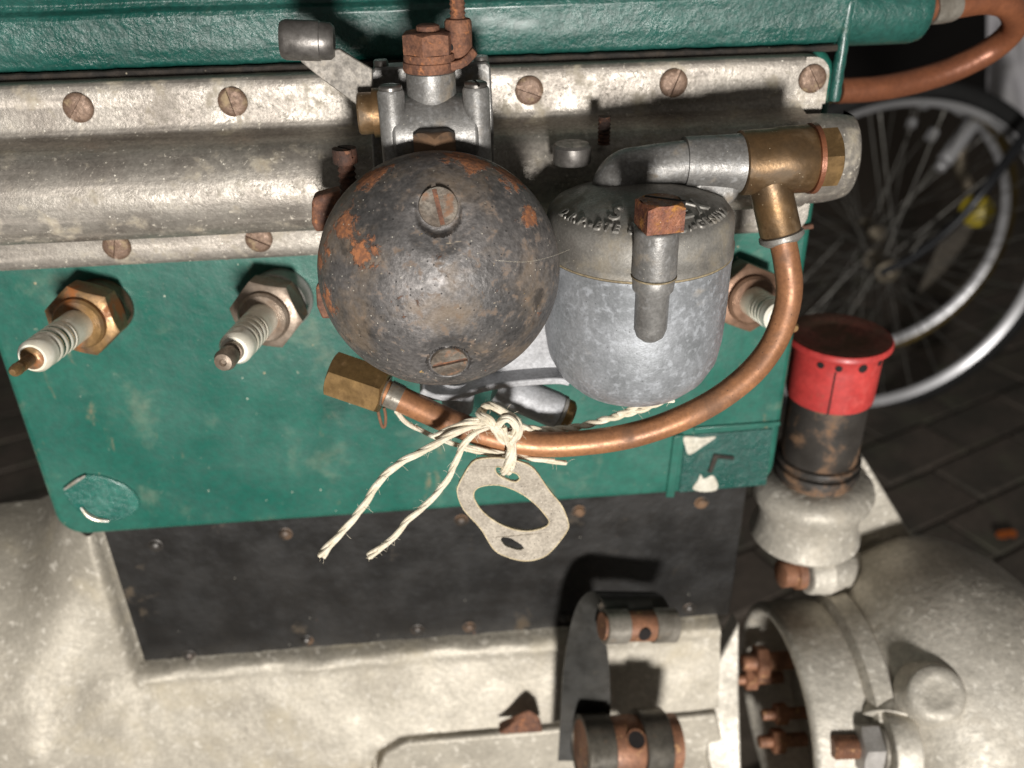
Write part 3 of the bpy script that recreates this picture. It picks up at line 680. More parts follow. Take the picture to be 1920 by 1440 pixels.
# idle screw, left
ip = P(652, 340, -50)
sc1 = MB().lathe([(2.3, -6)]+[(r, h) for r, h in threads(2.1, 1.3, -5, 4.4, .22)]+[(2.3, 4.5)], frame(ip, UPV), 20)
sc1.add([], [])
mm = frame(ip+Vector((0, 0, 4.5)), UPV, (.7, .7, 0)); D_half(sc1, 2.75, 3.0, .7, 1, False, mm); D_half(sc1, 2.75, 3.0, .7, -1, False, mm); sc1.lathe([(2.7, -.2), (2.7, 1.2)], mm, 24)
obj('idle_screw', sc1, M_rust_dark, cb_)
lb = MB(); pts = [P(u, v, -50) for u, v in ((584, 378), (590, 370), (640, 358), (668, 350), (668, 430), (592, 436), (584, 420))]
lb.prism(pts, (0, 5, 0)); obj('stop_lug', lb, M_rust, cb_, bevel=1.0)
obj('rusty_tab', MB().prism([P(u, v, -64) for u, v in ((592, 540), (601, 527), (618, 560), (622, 598), (604, 598), (594, 575))], (0, 2, 0)), M_rust, cb_, bevel=.4)
# dome
DY, DR, DH = -66.0, 26.6, 19.2
dc = P(824, 497, -70); DX, DZ = dc.x, P(832, 524, -86).z-7.4
PR = 4.35
def dome_y(r):
    t = min(1, r/DR); return DY-DH*max(0, 1-t**2.25)**.62
scr = []                                    # (x, z, floor y, floor slope, radial x, radial z)
for (u, v, dp) in ((822, 389, 1.5), (842, 676, 2.0)):
    yf = -80.
    for _ in range(8):
        p = P(u, v, yf); rs_ = math.hypot(p.x-DX, p.z-DZ); yf = dome_y(rs_)+dp
    sl_ = .55*(dome_y(rs_+1)-dome_y(rs_-1))/2
    scr.append((p.x, p.z, yf, sl_, (p.x-DX)/rs_, (p.z-DZ)/rs_))
NR, NS = 150, 300; dm = MB(); rings = []
for i in range(NR+1):
    t = i/NR; r = DR*math.sin(t*PI/2)**.9 if i else .02; ring = []
    for j in range(NS):
        a = 2*PI*j/NS; x = DX+r*math.cos(a); z = DZ+r*math.sin(a); y = dome_y(r)
        y += .10*nz(x*.12, z*.12, 3)
        for (sx, sz, y0_, sl_, ux, uz) in scr:
            d = math.hypot(x-sx, z-sz); yf = y0_+sl_*((x-sx)*ux+(z-sz)*uz)
            if d < PR+5 and y < yf:
                y = yf*(1-smooth(PR, PR+.55, d))+y*smooth(PR, PR+.55, d) if d < PR+.55 else y+.9*(1-smooth(PR+.55, PR+4.5, d))*min(1, (yf-y)*.5)
        ring.append(Vector((x, y, z)))
    rings.append(ring)
rings += [[Vector((DX+(DR+o)*math.cos(2*PI*j/NS), DY+dy, DZ+(DR+o)*math.sin(2*PI*j/NS))) for j in range(NS)] for o, dy in ((.15, .8), (.15, 3.0), (-.4, 3.4))]
dm.rings(rings)
dome = obj('air_cleaner_dome', dm, M_dome, cb_, sharp=60)
for (sx, sz, yf, sl_, ux, uz), (ca, sa), ms in zip(scr, ((.98, .2), (.2, -1.0)), (M_dscrew, M_dscrew)):
    mm = frame((sx, yf+.2, sz), (sl_*ux, -1, sl_*uz), (ca, 0, sa))
    D = MB(); D_half(D, 4.0, .95, .95, 1, False, mm); D_half(D, 4.0, .95, .95, -1, False, mm); D.lathe([(3.9, -.2), (3.9, .25)], mm, 36)
    ds = obj('dome_screw', D, M_dscrew, dome)
    obj('rusty_slot', MB().box(-.45, .45, -3.6, 3.6, .2, .36, mm), M_rust, ds)
obj('dome_seat', MB().lathe([(24.4, -2), (24.8, 0), (24.8, 4), (23, 8), (15, 10)], frame((DX+1.2, -62.5, DZ+.6), (0, 1, 0)), 72), M_zinc_dark, cb_)
obj('air_horn', MB().lathe([(13, 0), (13, 22)], frame((DX, -62, DZ-1), (0, 1, 0)), 40), M_zinc_dark, cb_)
p = P(815, 268, -57); obj('jet_cap', MB().hexa(6.4, 5.5, frame(Vector((p.x, -56, p.z-3)), UPV), n=4).lathe([(3.6, -3), (3.6, 0)], frame(Vector((p.x, -56, p.z-3)), UPV), 20), M_tube, cb_)  # dark material paints in the shadow this cap sits in
# float bowl
bc = P(1196, 462, -52); BX, BY, BZ = bc.x, -52., bc.z
BR = 21.3
mb_ = frame((BX, BY, 0), UPV, OUT)
zb = P(1180, 690, -52).z
bs_ = 1.045
obj('float_bowl', MB().lathe([(r*bs_, z) for r, z in [(.5, zb-5.4), (6, zb-5.2), (11, zb-4.2), (15, zb-2.2), (18.2, zb+1.2), (20.2, zb+5.5), (21.0, zb+11), (21.3, zb+18), (21.2, BZ-1.4), (21.4, BZ-1.0), (21.4, BZ-.2), (20.6, BZ)]], mb_, 96, wob=.006), M_zinc, cb_, sharp=55)
lidp = [(20.8, BZ+.3), (21.5, BZ+.5), (21.5, BZ+2.0), (21.1, BZ+2.3), (21.0, BZ+7), (20.6, BZ+9.0), (19.6, BZ+10.3), (17.6, BZ+11.3), (13, BZ+12.9), (8, BZ+14.0), (3, BZ+14.4), (.3, BZ+14.4)]
lidp = [(r*bs_, z) for r, z in lidp]
lid = obj('float_lid', MB().lathe(lidp, mb_, 96), M_lid, cb_, sharp=55)
obj('lid_gasket', MB().lathe([(r*bs_, z) for r, z in [(20.4, BZ-.2), (21.4, BZ-.1), (21.4, BZ+.35), (20.4, BZ+.5)]], mb_, 96, wob=.004, cap0=False, cap1=False), M_seam, lid)
def lid_z(r):
    for (ra, za), (rb, zb_) in zip(lidp[4:], lidp[5:]):
        if rb <= r <= ra: return za+(zb_-za)*(ra-r)/(ra-rb)
    return lidp[-1][1]
def lettering(txt, size, rc, phi, spacing):
    cu = bpy.data.curves.new('lettering', 'FONT'); cu.body = txt; cu.size = size; cu.extrude = .3; cu.bevel_depth = .14; cu.bevel_resolution = 1
    cu.align_x = 'CENTER'; cu.space_character = spacing; cu.resolution_u = 4
    to = bpy.data.objects.new('lettering', cu); C.objects.link(to)
    dg = bpy.context.evaluated_depsgraph_get(); me = bpy.data.meshes.new_from_object(to.evaluated_get(dg))
    bpy.data.objects.remove(to)
    for v_ in me.vertices:
        tx, ty, tz = v_.co; f = tx/rc+phi; r = max(.5, rc-ty)
        q = Vector((BX+r*math.sin(f), BY-r*math.cos(f), lid_z(r)+tz+.1))
        v_.co = (q-CARB)*S
    finish(me, 50); obj('raised_lettering', me, M_lid, lid)
lettering('SOLEX', 6.4, 16.6, R_(8), 1.62)
lettering('D.R.P.-BTE S.G.D.G.-GESHTZ', 2.8, 20.2, R_(-6), 1.45)
# front bolt boss
fp = Vector((P(1226, 480, -73).x, BY-math.sqrt(max(0, 22.4**2-(P(1226, 480, -73).x-BX)**2))+.2, 0))
zc = P(1226, 442, fp.y-4.6).z; z_j = P(1226, 532, fp.y-4.6).z; z_e = P(1218, 655, fp.y-4.2).z
fb = obj('bolt_boss', MB().lathe([(4.75, z_j), (4.85, z_j+.5), (4.75, zc-.5), (4.3, zc)], frame(fp, UPV), 40).box(-4.3, 4.3, 0, 6, z_j+.3, zc-.5, frame(fp, UPV, RX)), M_zinc_dark, lid, bevel=.3)
obj('bolt_pin', MB().lathe([(.4, z_e-.2), (1.8, z_e+.2), (3.1, z_e+1.3), (3.7, z_e+3.2), (3.75, z_j-4.2), (4.5, z_j-3.2), (4.7, z_j-.6), (4.6, z_j-.3)], frame(fp+Vector((0, .2, 0)), UPV), 40).box(-4.4, 4.4, 0, 6, z_j-3, z_j-.5, frame(fp, UPV, RX)), M_zinc_dark, cb_)
obj('boss_gasket', MB().lathe([(4.3, z_j-.4), (5.0, z_j-.25), (5.0, z_j+.1), (4.3, z_j+.15)], frame(fp, UPV), 36, wob=.02), M_seam, lid)
bm_ = frame(fp+Vector((.3, 0, zc)), UPV, (.99, .12, 0))
bq = MB(); 
for s_ in (1, -1):
    pass
bq.hexa(8.1, 6.0, bm_ @ Matrix.Rotation(R_(45), 4, 'Z'), n=4, k=12, ch=1.08)
bolt = obj('square_bolt', bq, M_rust_gold, lid, bevel=.35)
sl = MB(); ms = bm_ @ Matrix.Translation((1.2, .6, 6.0)) @ Matrix.Rotation(R_(-38), 4, 'Z')
sl.box(-4.4, 4.4, -.55, .55, -.9, .06, ms); obj('bolt_slot', sl, M_hole, bolt, bevel=.1)
# fuel inlet elbow on the lid
ie = MB(); yi = -44.
q0 = P(1165, 322, yi); q1 = P(1285, 306, yi); q2 = P(1386, 306, yi)
ie.tube([Vector((q0.x-1.2, yi, q0.z-11)), Vector((q0.x-1.0, yi, q0.z-4)), Vector((q0.x+.8, yi, q0.z-.6)), Vector((q0.x+5, yi, q0.z+.4)), q1], [6.6, 6.0, 5.6, 5.4, 5.4], 32, 8)
ie.tube([q1-Vector((.6, 0, 0)), q1+(q2-q1)*.5, q2], [6.2, 6.5, 7.0], 36, 4)
elb = obj('inlet_elbow', ie, M_zinc_dark, cb_, sharp=50)
gp = [Vector((q1.x+.5, yi-5.0, q1.z-1)), Vector((q2.x-.3, yi-5.0, q2.z)), Vector((q2.x-.3, yi-5.0, q2.z-7))]+[Vector((q2.x-.3-3.2*k, yi-5.0, q2.z-7-8*math.sin(k*.39))) for k in (1, 2, 3, 4)]+[Vector((q1.x+.5, yi-5.0, q1.z-8))]
obj('inlet_gusset', MB().prism(gp, (0, 9, 0)), M_zinc_dark, elb, bevel=2.2, seg=5)
# body between bore and bowl, and starter body under the dome
obj('bridge_body', MB().prism([P(u, v, -50) for u, v in ((930, 560), (1060, 560), (1060, 700), (1000, 722), (900, 716), (860, 690))], (0, 14, 0)), M_zinc_light, cb_, bevel=1.5, seg=3)
ll = [(790, 730), (815, 742), (860, 742), (905, 727), (960, 718), (1040, 712), (1068, 716)]
lg = MB(); A = [P(u, v, -54) for u, v in ll]
lg.ribbon([p+Vector((0, -1, 0)) for p in A], [p+Vector((0, 14, 1.5)) for p in A], 1.9, 5)
obj('lower_ledge', lg, M_zinc_light, cb_, bevel=.6)
p = P(858, 745, -48)
obj('round_lug', MB().lathe([(.6, -6.2), (2.6, -5.6), (3.9, -3.8), (4.4, 0), (4.4, 6)], frame(p, UPV), 32), M_zinc_light, cb_)
a_, b_ = P(945, 728, -46), P(1050, 772, -48); m = frame(a_, b_-a_); L = (b_-a_).length
sb = obj('starter_barrel', MB().lathe([(4.4, -2), (4.7, 1), (4.9, L-2.2), (4.7, L-.6)], m, 36), M_zinc_light, cb_)
obj('white_washer', MB().lathe([(4.5, L-.5), (4.75, L-.3), (4.75, L+.5), (4.4, L+.7)], m, 32), M_adapt_grey, sb)
obj('brass_end', MB().lathe([(4.2, L+.7), (4.2, L+2.6), (3.4, L+3.4), (1.0, L+3.6)], m, 28), M_brass, sb)

# ================================================================== fuel line
fu = thing('fuel_line', 'bent copper fuel pipe with brass union and hexagon nut', 'fuel pipe', P(1000, 860, -60))
dv = (q2-q1).normalized(); m = frame(q2, (1, 0, .02)); 
L = (P(1528, 300, yi)-q2).length
obj('banjo_union', MB().lathe([(6.6, -.2), (7.6, .3), (7.7, L*.42), (7.95, L*.5), (8.0, L-2.4), (7.6, L-1.8), (7.6, L-.3)], m, 48), M_brass_brown, fu)
obj('union_washer', MB().lathe([(7.2, L-1.7), (8.3, L-1.6), (8.4, L-.5), (7.4, L-.2)], m, 48), M_copper_brown, fu)
obj('banjo_bolt', MB().hexa(13.4, 4.8, m @ Matrix.Translation((0, 0, L-.3)) @ Matrix.Rotation(R_(12), 4, 'Z')), M_brass, fu)
ea, ebp = P(1434, 305, yi-1), P(1464, 438, yi-5)
m = frame(ea, ebp-ea); L = (ebp-ea).length
obj('union_elbow', MB().lathe([(4.9, -2), (5.0, L-.6), (4.7, L)], m, 40), M_brass_brown, fu)
obj('solder_ring', MB().lathe([(4.7, L-.3), (5.4, L+.1), (5.45, L+1.2), (4.6, L+2.0), (3.7, L+2.6)], m, 40, wob=.02), M_lid, fu)
pp = [(1466, 445, yi-7), (1475, 490, -52), (1480, 540, -53), (1472, 590, -54.5), (1448, 648, -56.5), (1405, 702, -58.5), (1340, 752, -60.5), (1262, 791, -62), (1180, 817, -62.5), (1095, 830, -62.5), (1010, 833, -62), (925, 820, -61), (850, 793, -58.5), (785, 764, -56), (728, 737, -54), (700, 724, -53)]
obj('copper_tube', MB().tube([P(*q)+Vector((.25*nz(i, 1), .2*nz(i, 5), .25*nz(i, 9))) for i, q in enumerate(pp)], lambda t: 3.25*(1+.022*nz(t*14, 2)), 28, 8), M_copper, fu)
na, nb = P(722, 734, -53.8), P(622, 700, -50); m = frame(na, nb-na, (0, -.3, 1)); L = (nb-na).length
obj('hexagon_nut', MB().hexa(11.2, L, m @ Matrix.Rotation(R_(22), 4, 'Z'), both=True), M_brass, fu)
obj('solder_sleeve', MB().lathe([(3.9, -.4), (3.6, .3)], m, 28).tube([P(728, 737, -54), P(752, 748, -54.8)], [3.6, 3.45], 24, 3), M_roll, fu)

# ================================================================== twine and paper gasket
tw = thing('twine', 'cream twine knotted round the copper pipe with two loose ends', 'string', P(930, 850, -66))
def twine(pts, R0, n=8, turns=.22, strands=3, fray=0):
    p = crom([P(*q) for q in pts], n); mb = MB(); ph = random.random()*6
    for s_ in range(strands):
        q = []; t = (p[1]-p[0]).normalized(); x = t.orthogonal().normalized(); acc = 0
        for i in range(len(p)):
            t = (p[min(i+1, len(p)-1)]-p[max(i-1, 0)]).normalized(); x = (x-t*x.dot(t)).normalized(); y = t.cross(x)
            if i: acc += (p[i]-p[i-1]).length
            a = acc*turns*2*PI/1.0+ph+2*PI*s_/strands
            f = 1+fray*smooth(.86, 1, i/(len(p)-1))
            q.append(p[i]+(x*math.cos(a)+y*math.sin(a))*R0*.42*f)
        mb.tube(q, R0*.66, 8, 1, smooth=False)
        for _ in range(max(4, len(q)//4)):
            b_ = random.choice(q); d_ = Vector((random.uniform(-1, 1), random.uniform(-1, 1), random.uniform(-1, 1))).normalized()
            mb.tube([b_, b_+d_*random.uniform(.8, 1.4), b_+d_*random.uniform(1.2, 2.6)+Vector((random.uniform(-.7, .7), 0, random.uniform(-.9, .3)))], .035, 4, 3)
    return mb
T_ = M_twine
obj('loose_end', twine([(918, 792, -66), (880, 800, -68.5), (845, 815, -69), (800, 842, -67), (750, 868, -66), (712, 902, -66), (682, 948, -66.5), (648, 990, -67), (622, 1018, -67.5), (602, 1042, -68)], .92, 10, .05, 3, 1.0), T_, tw)
obj('loose_end', twine([(922, 796, -66.5), (890, 812, -69), (868, 836, -69), (852, 872, -68.5), (835, 905, -68.5), (800, 945, -69), (765, 975, -69), (738, 1008, -69.5), (712, 1028, -69.5), (692, 1044, -69.8)], .80, 10, .05, 3, .9), T_, tw)
obj('loose_end', twine([(912, 786, -66), (875, 792, -68), (840, 806, -67), (815, 818, -66)], .8, 8, .05), T_, tw)
obj('knot', twine([(905, 770, -64), (915, 760, -67), (945, 772, -69), (970, 792, -69), (972, 815, -68.5), (955, 826, -67.5), (938, 815, -68.5), (935, 795, -70), (952, 785, -71), (968, 800, -70.5), (962, 822, -69.5), (945, 826, -69), (928, 806, -69.5), (920, 788, -70), (900, 778, -68), (905, 768, -65)], .95, 8, .05), T_, tw)
obj('knot', twine([(925, 765, -62), (955, 780, -68), (972, 805, -69.5), (955, 830, -69), (938, 808, -70.5), (905, 785, -69), (908, 768, -64)], .9, 8, .05), T_, tw)
obj('hanging_loop', twine([(942, 800, -70), (948, 822, -69.5), (958, 838, -68.5), (955, 858, -67.5), (950, 876, -66.8), (944, 884, -65.2), (950, 872, -64.2), (962, 850, -64.2)], 1.0, 10, .05), T_, tw)
obj('hanging_loop', twine([(958, 812, -69.5), (962, 838, -68), (962, 862, -66.9), (955, 884, -66), (950, 880, -64.4)], .85, 8, .05), T_, tw)
obj('string_behind', twine([(742, 770, -55), (762, 792, -57), (800, 812, -60), (850, 832, -63), (905, 843, -64.8), (960, 853, -64.5), (1010, 862, -63.8), (1062, 868, -63.5)], .62, 10, .05), T_, tw)
obj('string_behind', MB().tube([P(u, v, -64.5) for u, v in ((870, 842), (905, 850), (950, 856), (1000, 860), (1040, 863))], .45, 8, 8), T_, tw)
obj('twisted_end', twine([(960, 798, -62), (1020, 806, -59), (1085, 800, -58), (1140, 785, -59.5), (1200, 768, -62.5), (1240, 752, -64.5), (1262, 746, -65)], .98, 10, .13, 2, .4), T_, tw)
obj('twisted_end', twine([(1160, 776, -61.5), (1205, 758, -64), (1235, 742, -65), (1250, 738, -65)], .7, 8, .13, 2, .3), T_, tw)
obj('thin_loop', MB().tube([P(u, v, -52) for u, v in ((708, 765), (712, 785), (717, 800), (722, 798), (723, 780), (720, 764))], .4, 8, 6), M_twine_dark, tw)
# paper gasket
GY = -66.2
def loop(pts, n=5): return crom([Vector((P(u, v, GY).x, P(u, v, GY).z, 0)) for u, v in pts], n, True)
outer = loop([(884, 868), (905, 858), (945, 856), (985, 866), (1005, 882), (1030, 918), (1052, 945), (1064, 975), (1063, 992), (1040, 1022), (1018, 1040), (985, 1047), (950, 1040), (925, 1026), (902, 990), (870, 955), (858, 925), (862, 905)])
mid = loop([(888, 930), (892, 916), (910, 908), (940, 907), (975, 920), (1002, 940), (1022, 962), (1029, 976), (1018, 986), (985, 992), (950, 985), (920, 970), (898, 950)])
h1_ = loop([(928, 876), (935, 872), (955, 880), (968, 884), (974, 893), (965, 900), (945, 894), (932, 886)])
h2_ = loop([(938, 1006), (950, 1003), (970, 1012), (982, 1022), (974, 1028), (955, 1024), (942, 1016)])
def plate(name, loops, th, mat, parent, bev=.12):
    cu = bpy.data.curves.new(name, 'CURVE'); cu.dimensions = '2D'; cu.fill_mode = 'BOTH'; cu.extrude = th/2; cu.bevel_depth = bev; cu.bevel_resolution = 1
    for lp in loops:
        sp = cu.splines.new('POLY'); sp.points.add(len(lp)-1); sp.use_cyclic_u = True
        for i, q in enumerate(lp):
            j = .12
            sp.points[i].co = (q.x+random.uniform(-j, j), q.y+random.uniform(-j, j), 0, 1)
    to = bpy.data.objects.new(name, cu); C.objects.link(to)
    dg = bpy.context.evaluated_depsgraph_get(); me = bpy.data.meshes.new_from_object(to.evaluated_get(dg)); bpy.data.objects.remove(to)
    for v_ in me.vertices:
        x, y, z = v_.co; yy = GY+z+.9*math.sin((x-10)*.13)*.6
        v_.co = (Vector((x, yy, y))-(org(parent) if parent else Vector((0, 0, 0))))*S
    finish(me, 40); me.materials.clear(); return obj(name, me, mat, parent)
gk = plate('paper_gasket', [outer, mid, h1_, h2_], .7, M_paper, None)
tag(gk, 'grey paper flange gasket with oval hole hanging from twine', 'gasket')
for i, lp in enumerate((outer, mid, h1_)):
    e_ = MB().tube([Vector((q.x, GY+.54*math.sin((q.x-10)*.13)-.38, q.y)) for q in lp+lp[:1]], lambda t: .2+.10*nz(t*90, i), 6, 1, smooth=False)
    o = obj('fibre_edge', e_, M_paper_edge, None); o.parent = gk
# ================================================================== black side plate
sp_ = thing('side_plate', 'black painted steel plate below the green block', 'plate', (-30, 12, -123))
obj('plate_sheet', MB().box(-146, 88.5, 12, 30, -122.5, -48), M_black, sp_, bevel=.6)
rm = MB().lathe([(2.7, -.2), (2.7, .25), (2.2, .4), (2.0, 1.2), (1.2, 1.8), (.2, 1.9)], Matrix(), 18).mesh('rivet'); rm.materials.append(M_tube)
for (u, v) in ((292, 1022), (535, 1000), (865, 975), (1085, 958), (1315, 942), (355, 1228), (575, 1200), (783, 1180), (880, 1175), (1292, 1140), (1060, 1158)):
    obj('rivet', rm, M_tube, sp_, frame(P(u, v, 12), OUT))

# ================================================================== crankcase casting
cc = thing('crankcase', 'pale dusty cast aluminium crankcase filling the bottom left', 'crankcase', (-60, -20, -150))
CY = -5.5                                   # plane of the cover's front
cov = [P(u, v, CY) for u, v in ((700, 1600), (706, 1450), (722, 1415), (760, 1395), (860, 1386), (1020, 1372), (1200, 1355), (1345, 1341), (1400, 1600))]
def inside(x, z, poly, grow=0):
    s_ = 1e9
    for i in range(len(poly)-1):
        a, b_ = poly[i], poly[i+1]; e_ = Vector((b_.x-a.x, b_.z-a.z)); n = Vector((e_.y, -e_.x)).normalized()
        s_ = min(s_, Vector((x-a.x, z-a.z)).dot(n))
    return s_+grow
def bulge_h(x): return 88+16*smooth(-190, -160, x)
def crank_y(x, z):
    n1 = 1.0*nz(x*.03, z*.03, 2)+.4*nz(x*.12, z*.12, 5)
    yb = 60-76*math.sqrt(max(.002, 1-((max(z, -160)+160)/bulge_h(x))**2))+3*nz(x*.02, z*.02, 9)
    lip = smooth(-121.0, -123.2, z+1.0*nz(x*.09, 3)+.4*nz(x*.4, 1))
    le = smooth(-146.5, -150, x); lip = max(lip, le)
    ys = 14.5-7.5*lip-.30*max(0, -123-z)
    ys -= 2.6*math.exp(-((z+125.5)/2.8)**2)*(.25+max(0, nz(x*.045, 7)+.25))*lip*(1-le)
    wl = smooth(-146, -185, x)
    y = ys*(1-wl)+yb*wl+n1
    y += 14*smooth(-.7, .7, inside(x, z, cov, 2.4))
    return y
def crf(u, v):
    x = -330+413*u; z0 = -160+bulge_h(x)*.998; z = z0-(z0+236)*v; return Vector((x, crank_y(x, z), z))
obj('crankcase_wall', MB().grid(crf, 360, 230), M_crank, cc, sharp=75)
# separate lower cover with rounded corner
lc = thing('lower_cover', 'pale cast cover with rounded corner at the bottom edge', 'cover', (20, -60, -150))
cp = MB().prism([Vector((p.x, CY, p.z)) for p in cov], (0, 20, 0))
obj('cover_casting', cp, M_crank, lc, bevel=1.6, seg=4)
rt = MB(); c = P(985, 1372, -12)
rt.add([P(u, v, c.y) for u, v in ((935, 1378), (1018, 1374))]+[P(1012, 1345, c.y+1), P(992, 1328, c.y+2), P(978, 1345, c.y+2)]+[p+Vector((0, 7, -1)) for p in [P(935, 1378, c.y), P(1018, 1374, c.y)]],
       [(0, 1, 2, 3, 4), (0, 5, 6, 1), (1, 6, 2), (2, 6, 3), (3, 6, 5), (3, 5, 4), (4, 5, 0)])
tag(obj('rusty_lug', rt, M_rust, None, bevel=.8), 'small rusty three cornered lug in the gap behind the lower cover', 'lug')

# ================================================================== strap clamp
cs_ = thing('strap_clamp', 'dark curved steel strap with pin roll in front of black plate', 'clamp', PD(1110, 1380, 350))
Lp = [(1046, 1425, 350), (1050, 1360, 346), (1056, 1260, 338), (1068, 1180, 331), (1082, 1135, 328), (1100, 1112, 327), (1120, 1108, 326)]
Rp = [(1142, 1425, 350), (1144, 1360, 346), (1143, 1265, 338), (1136, 1200, 331), (1128, 1160, 327), (1122, 1138, 325), (1126, 1130, 323)]
obj('strap', MB().ribbon([PD(*q) for q in Lp], [PD(*q) for q in Rp], 1.2), M_strap, cs_)
hook = MB()
a0, a1 = PD(1108, 1110, 329), PD(1225, 1112, 337); b0, b1 = PD(1140, 1148, 318), PD(1258, 1146, 326)
hook.ribbon([a0-Vector((0, 0, 3)), a0, a0*.5+b0*.5+Vector((0, 0, 2.2)), b0], [a1-Vector((0, 0, 3)), a1, a1*.5+b1*.5+Vector((0, 0, 2.2)), b1], 1.0)
obj('strap_end', hook, M_strap, cs_)
ra, rb = PD(1132, 1174, 319), PD(1264, 1172, 326); m = frame(ra, rb-ra); L = (rb-ra).length
def perp(a, n):
    n = Vector(n).normalized(); a = Vector(a); return (a-n*a.dot(n)).normalized()
def ring_roll(h0, h1, r, ri): return MB().lathe([(ri, h0), (r-.3, h0), (r, h0+.3), (r, h1-.3), (r-.3, h1), (ri, h1)], m, 36, closed=True)
obj('pin_roll', ring_roll(0, L*.31, 6.3, 4.9), M_roll, cs_); obj('pin_roll', ring_roll(L*.68, L, 6.3, 4.9), M_roll, cs_)
pin = obj('rusty_pin', MB().lathe([(4.8, -.8), (4.9, L*.2), (5.6, L*.32), (5.6, L*.67), (4.9, L*.8), (4.8, L+.4)], m, 32), M_orange_rust, cs_)
hp = (ra+rb)/2; dn = (CAM-hp).normalized()
obj('cross_hole', MB().lathe([(2.3, 4.2), (2.4, 5.75), (1.6, 5.9)], frame(hp, perp(dn+Vector((0, -.3, -.45)), rb-ra)), 24), M_hole, pin)
lw = thing('lower_clamp', 'clamp roll with orange rusty trunnion and round hole at bottom edge', 'clamp', PD(1180, 1450, 345))
ra, rb = PD(1088, 1405, 335), PD(1262, 1392, 343); m = frame(ra, rb-ra); L = (rb-ra).length
obj('clamp_band', ring_roll(0, L*.29, 12.6, 10.8), M_band, lw); obj('clamp_band', ring_roll(L*.60, L*.88, 13.2, 11.2), M_band, lw)
tr = obj('trunnion', MB().lathe([(10.6, .4), (10.9, L*.3), (11.2, L*.32), (11.2, L*.58), (10.8, L*.62), (10.8, L+.4), (9.6, L+.8)], m, 40), M_orange_rust, lw)
hp = m @ Vector((0, 0, L*.50)); dn = perp(PD(1181, 1384, 325)-hp, rb-ra)
obj('cross_hole', MB().lathe([(3.8, 9), (3.9, 11.5), (3.2, 11.6), (3.0, 9)], frame(hp, dn), 28), M_orange_rust, tr)
obj('cross_hole', MB().lathe([(3.3, 9), (3.2, 11.42)], frame(hp, dn), 28), M_hole, tr)

# ================================================================== oil filler
RB = P(1580, 628, 22); OX, OY = RB.x, RB.y
of_ = thing('oil_filler', 'oil filler tube with bright red vented cap right of the block', 'oil filler', (OX, OY, P(1525, 960, 22).z))
mo = frame((OX-1, OY, 0), UPV, OUT)
zt_, zs = RB.z, P(1560, 785, 5).z
cr_ = 18.3
cap = obj('red_cap', MB().lathe([(.3, zt_-1.6), (8, zt_-1.5), (10.5, zt_-.2), (14, zt_+.3), (cr_-.6, zt_+.2), (cr_, zt_-.6), (cr_, zt_-1.8), (cr_-1.5, zt_-2.6), (15.9, zt_-3.4), (15.6, zt_-8), (15.5, zs+1), (15.3, zs), (14.6, zs+.2)], mo, 72), M_red, of_, sharp=50)
obj('cap_top', MB().lathe([(.3, zt_-1.45), (8, zt_-1.35), (10.5, zt_-.05), (14, zt_+.42), (cr_-1.0, zt_+.36)], mo, 72, False, False), M_red_dirty, cap)
hz = P(1562, 688, 6).z-1.6
for a in (-40, -18, 12, 42, 70):
    f = R_(a-3); d = Vector((math.sin(f), -math.cos(f), 0)); big = 1.35 if a == 12 else 1.0
    obj('vent_hole', MB().lathe([(1.25*big, -.6), (1.2*big, .06)], frame(Vector((OX-1, OY, hz))+d*15.98, d, UPV), 18), M_hole, cap)
f = R_(-24); d = Vector((math.sin(f), -math.cos(f), 0)); ct = Vector((OX-1, OY, 0))+d*15.56
obj('cap_slit', MB().box(-.28, .28, -.2, .12, zs, hz, frame(ct, UPV, d.cross(UPV))), M_hole, cap)
zb0 = P(1525, 905, 6).z
obj('filler_tube', MB().lathe([(14.3, zs+4), (14.3, zb0), (13.8, zb0-1)], mo, 56, wob=.01), M_tube, of_)
obj('filler_collar', MB().lathe([(14.6, zb0+2.0), (15.6, zb0+1.6), (15.8, zb0+.4), (14.6, zb0), (14.6, zb0-1.6), (16.2, zb0-2.0), (16.4, zb0-4), (15.0, zb0-4.6), (15.2, zb0-9), (16.5, zb0-10)], mo, 56, wob=.02), M_tube, of_)
bz = zb0-9
fbm = MB().lathe([(17, bz+1), (20, bz), (22.5, bz-2.5), (23.4, bz-5), (22.6, bz-9), (20.5, bz-12), (19.5, bz-16), (19.8, bz-22), (22, bz-28)], mo, 56, wob=.015)
tri = [P(u, v, 26) for u, v in ((1588, 858), (1622, 860), (1712, 1008), (1700, 1050), (1520, 1050), (1480, 960))]
fbm.prism(tri, (0, 10, 0))
obj('filler_base', fbm, M_hous, of_, bevel=1.2, seg=3)

# ================================================================== pump housing at the lower right
HC = PD(1452, 1335, 366)
ph = thing('pump_housing', 'large pale cast housing with open round mouth at lower right', 'housing', HC-Vector((0, 0, 60)))
axh = Vector((1, 0, .03)).normalized(); mh = frame(HC, axh, UPV)
ro, ri = 44, 38.5
obj('mouth_sleeve', MB().lathe([(ri-5, 48), (ri, 44), (ri, 1.4), (ri+1.4, 0), (ro-2.2, 0), (ro-.5, .8), (ro, 2.4), (ro, 22), (ro+.3, 25)], mh, 96, cap0=True, cap1=False), M_hous, ph, sharp=60)
obj('mouth_floor', MB().lathe([(.5, 46), (ri-2, 46)], mh, 64, False, True), M_hole, ph)
body = [(ro+.4, 21), (49.0, 22.5), (49.6, 29), (48.2, 31), (53, 35), (59.5, 41), (63.5, 50), (65.5, 60), (65, 72), (61.5, 82), (56, 91), (48, 100), (38, 110), (26, 118), (5, 124)]
bb_ = MB().lathe(body, mh, 120, wob=.02, sd=3)
obj('housing_casting', bb_, M_hous, ph, sharp=42)
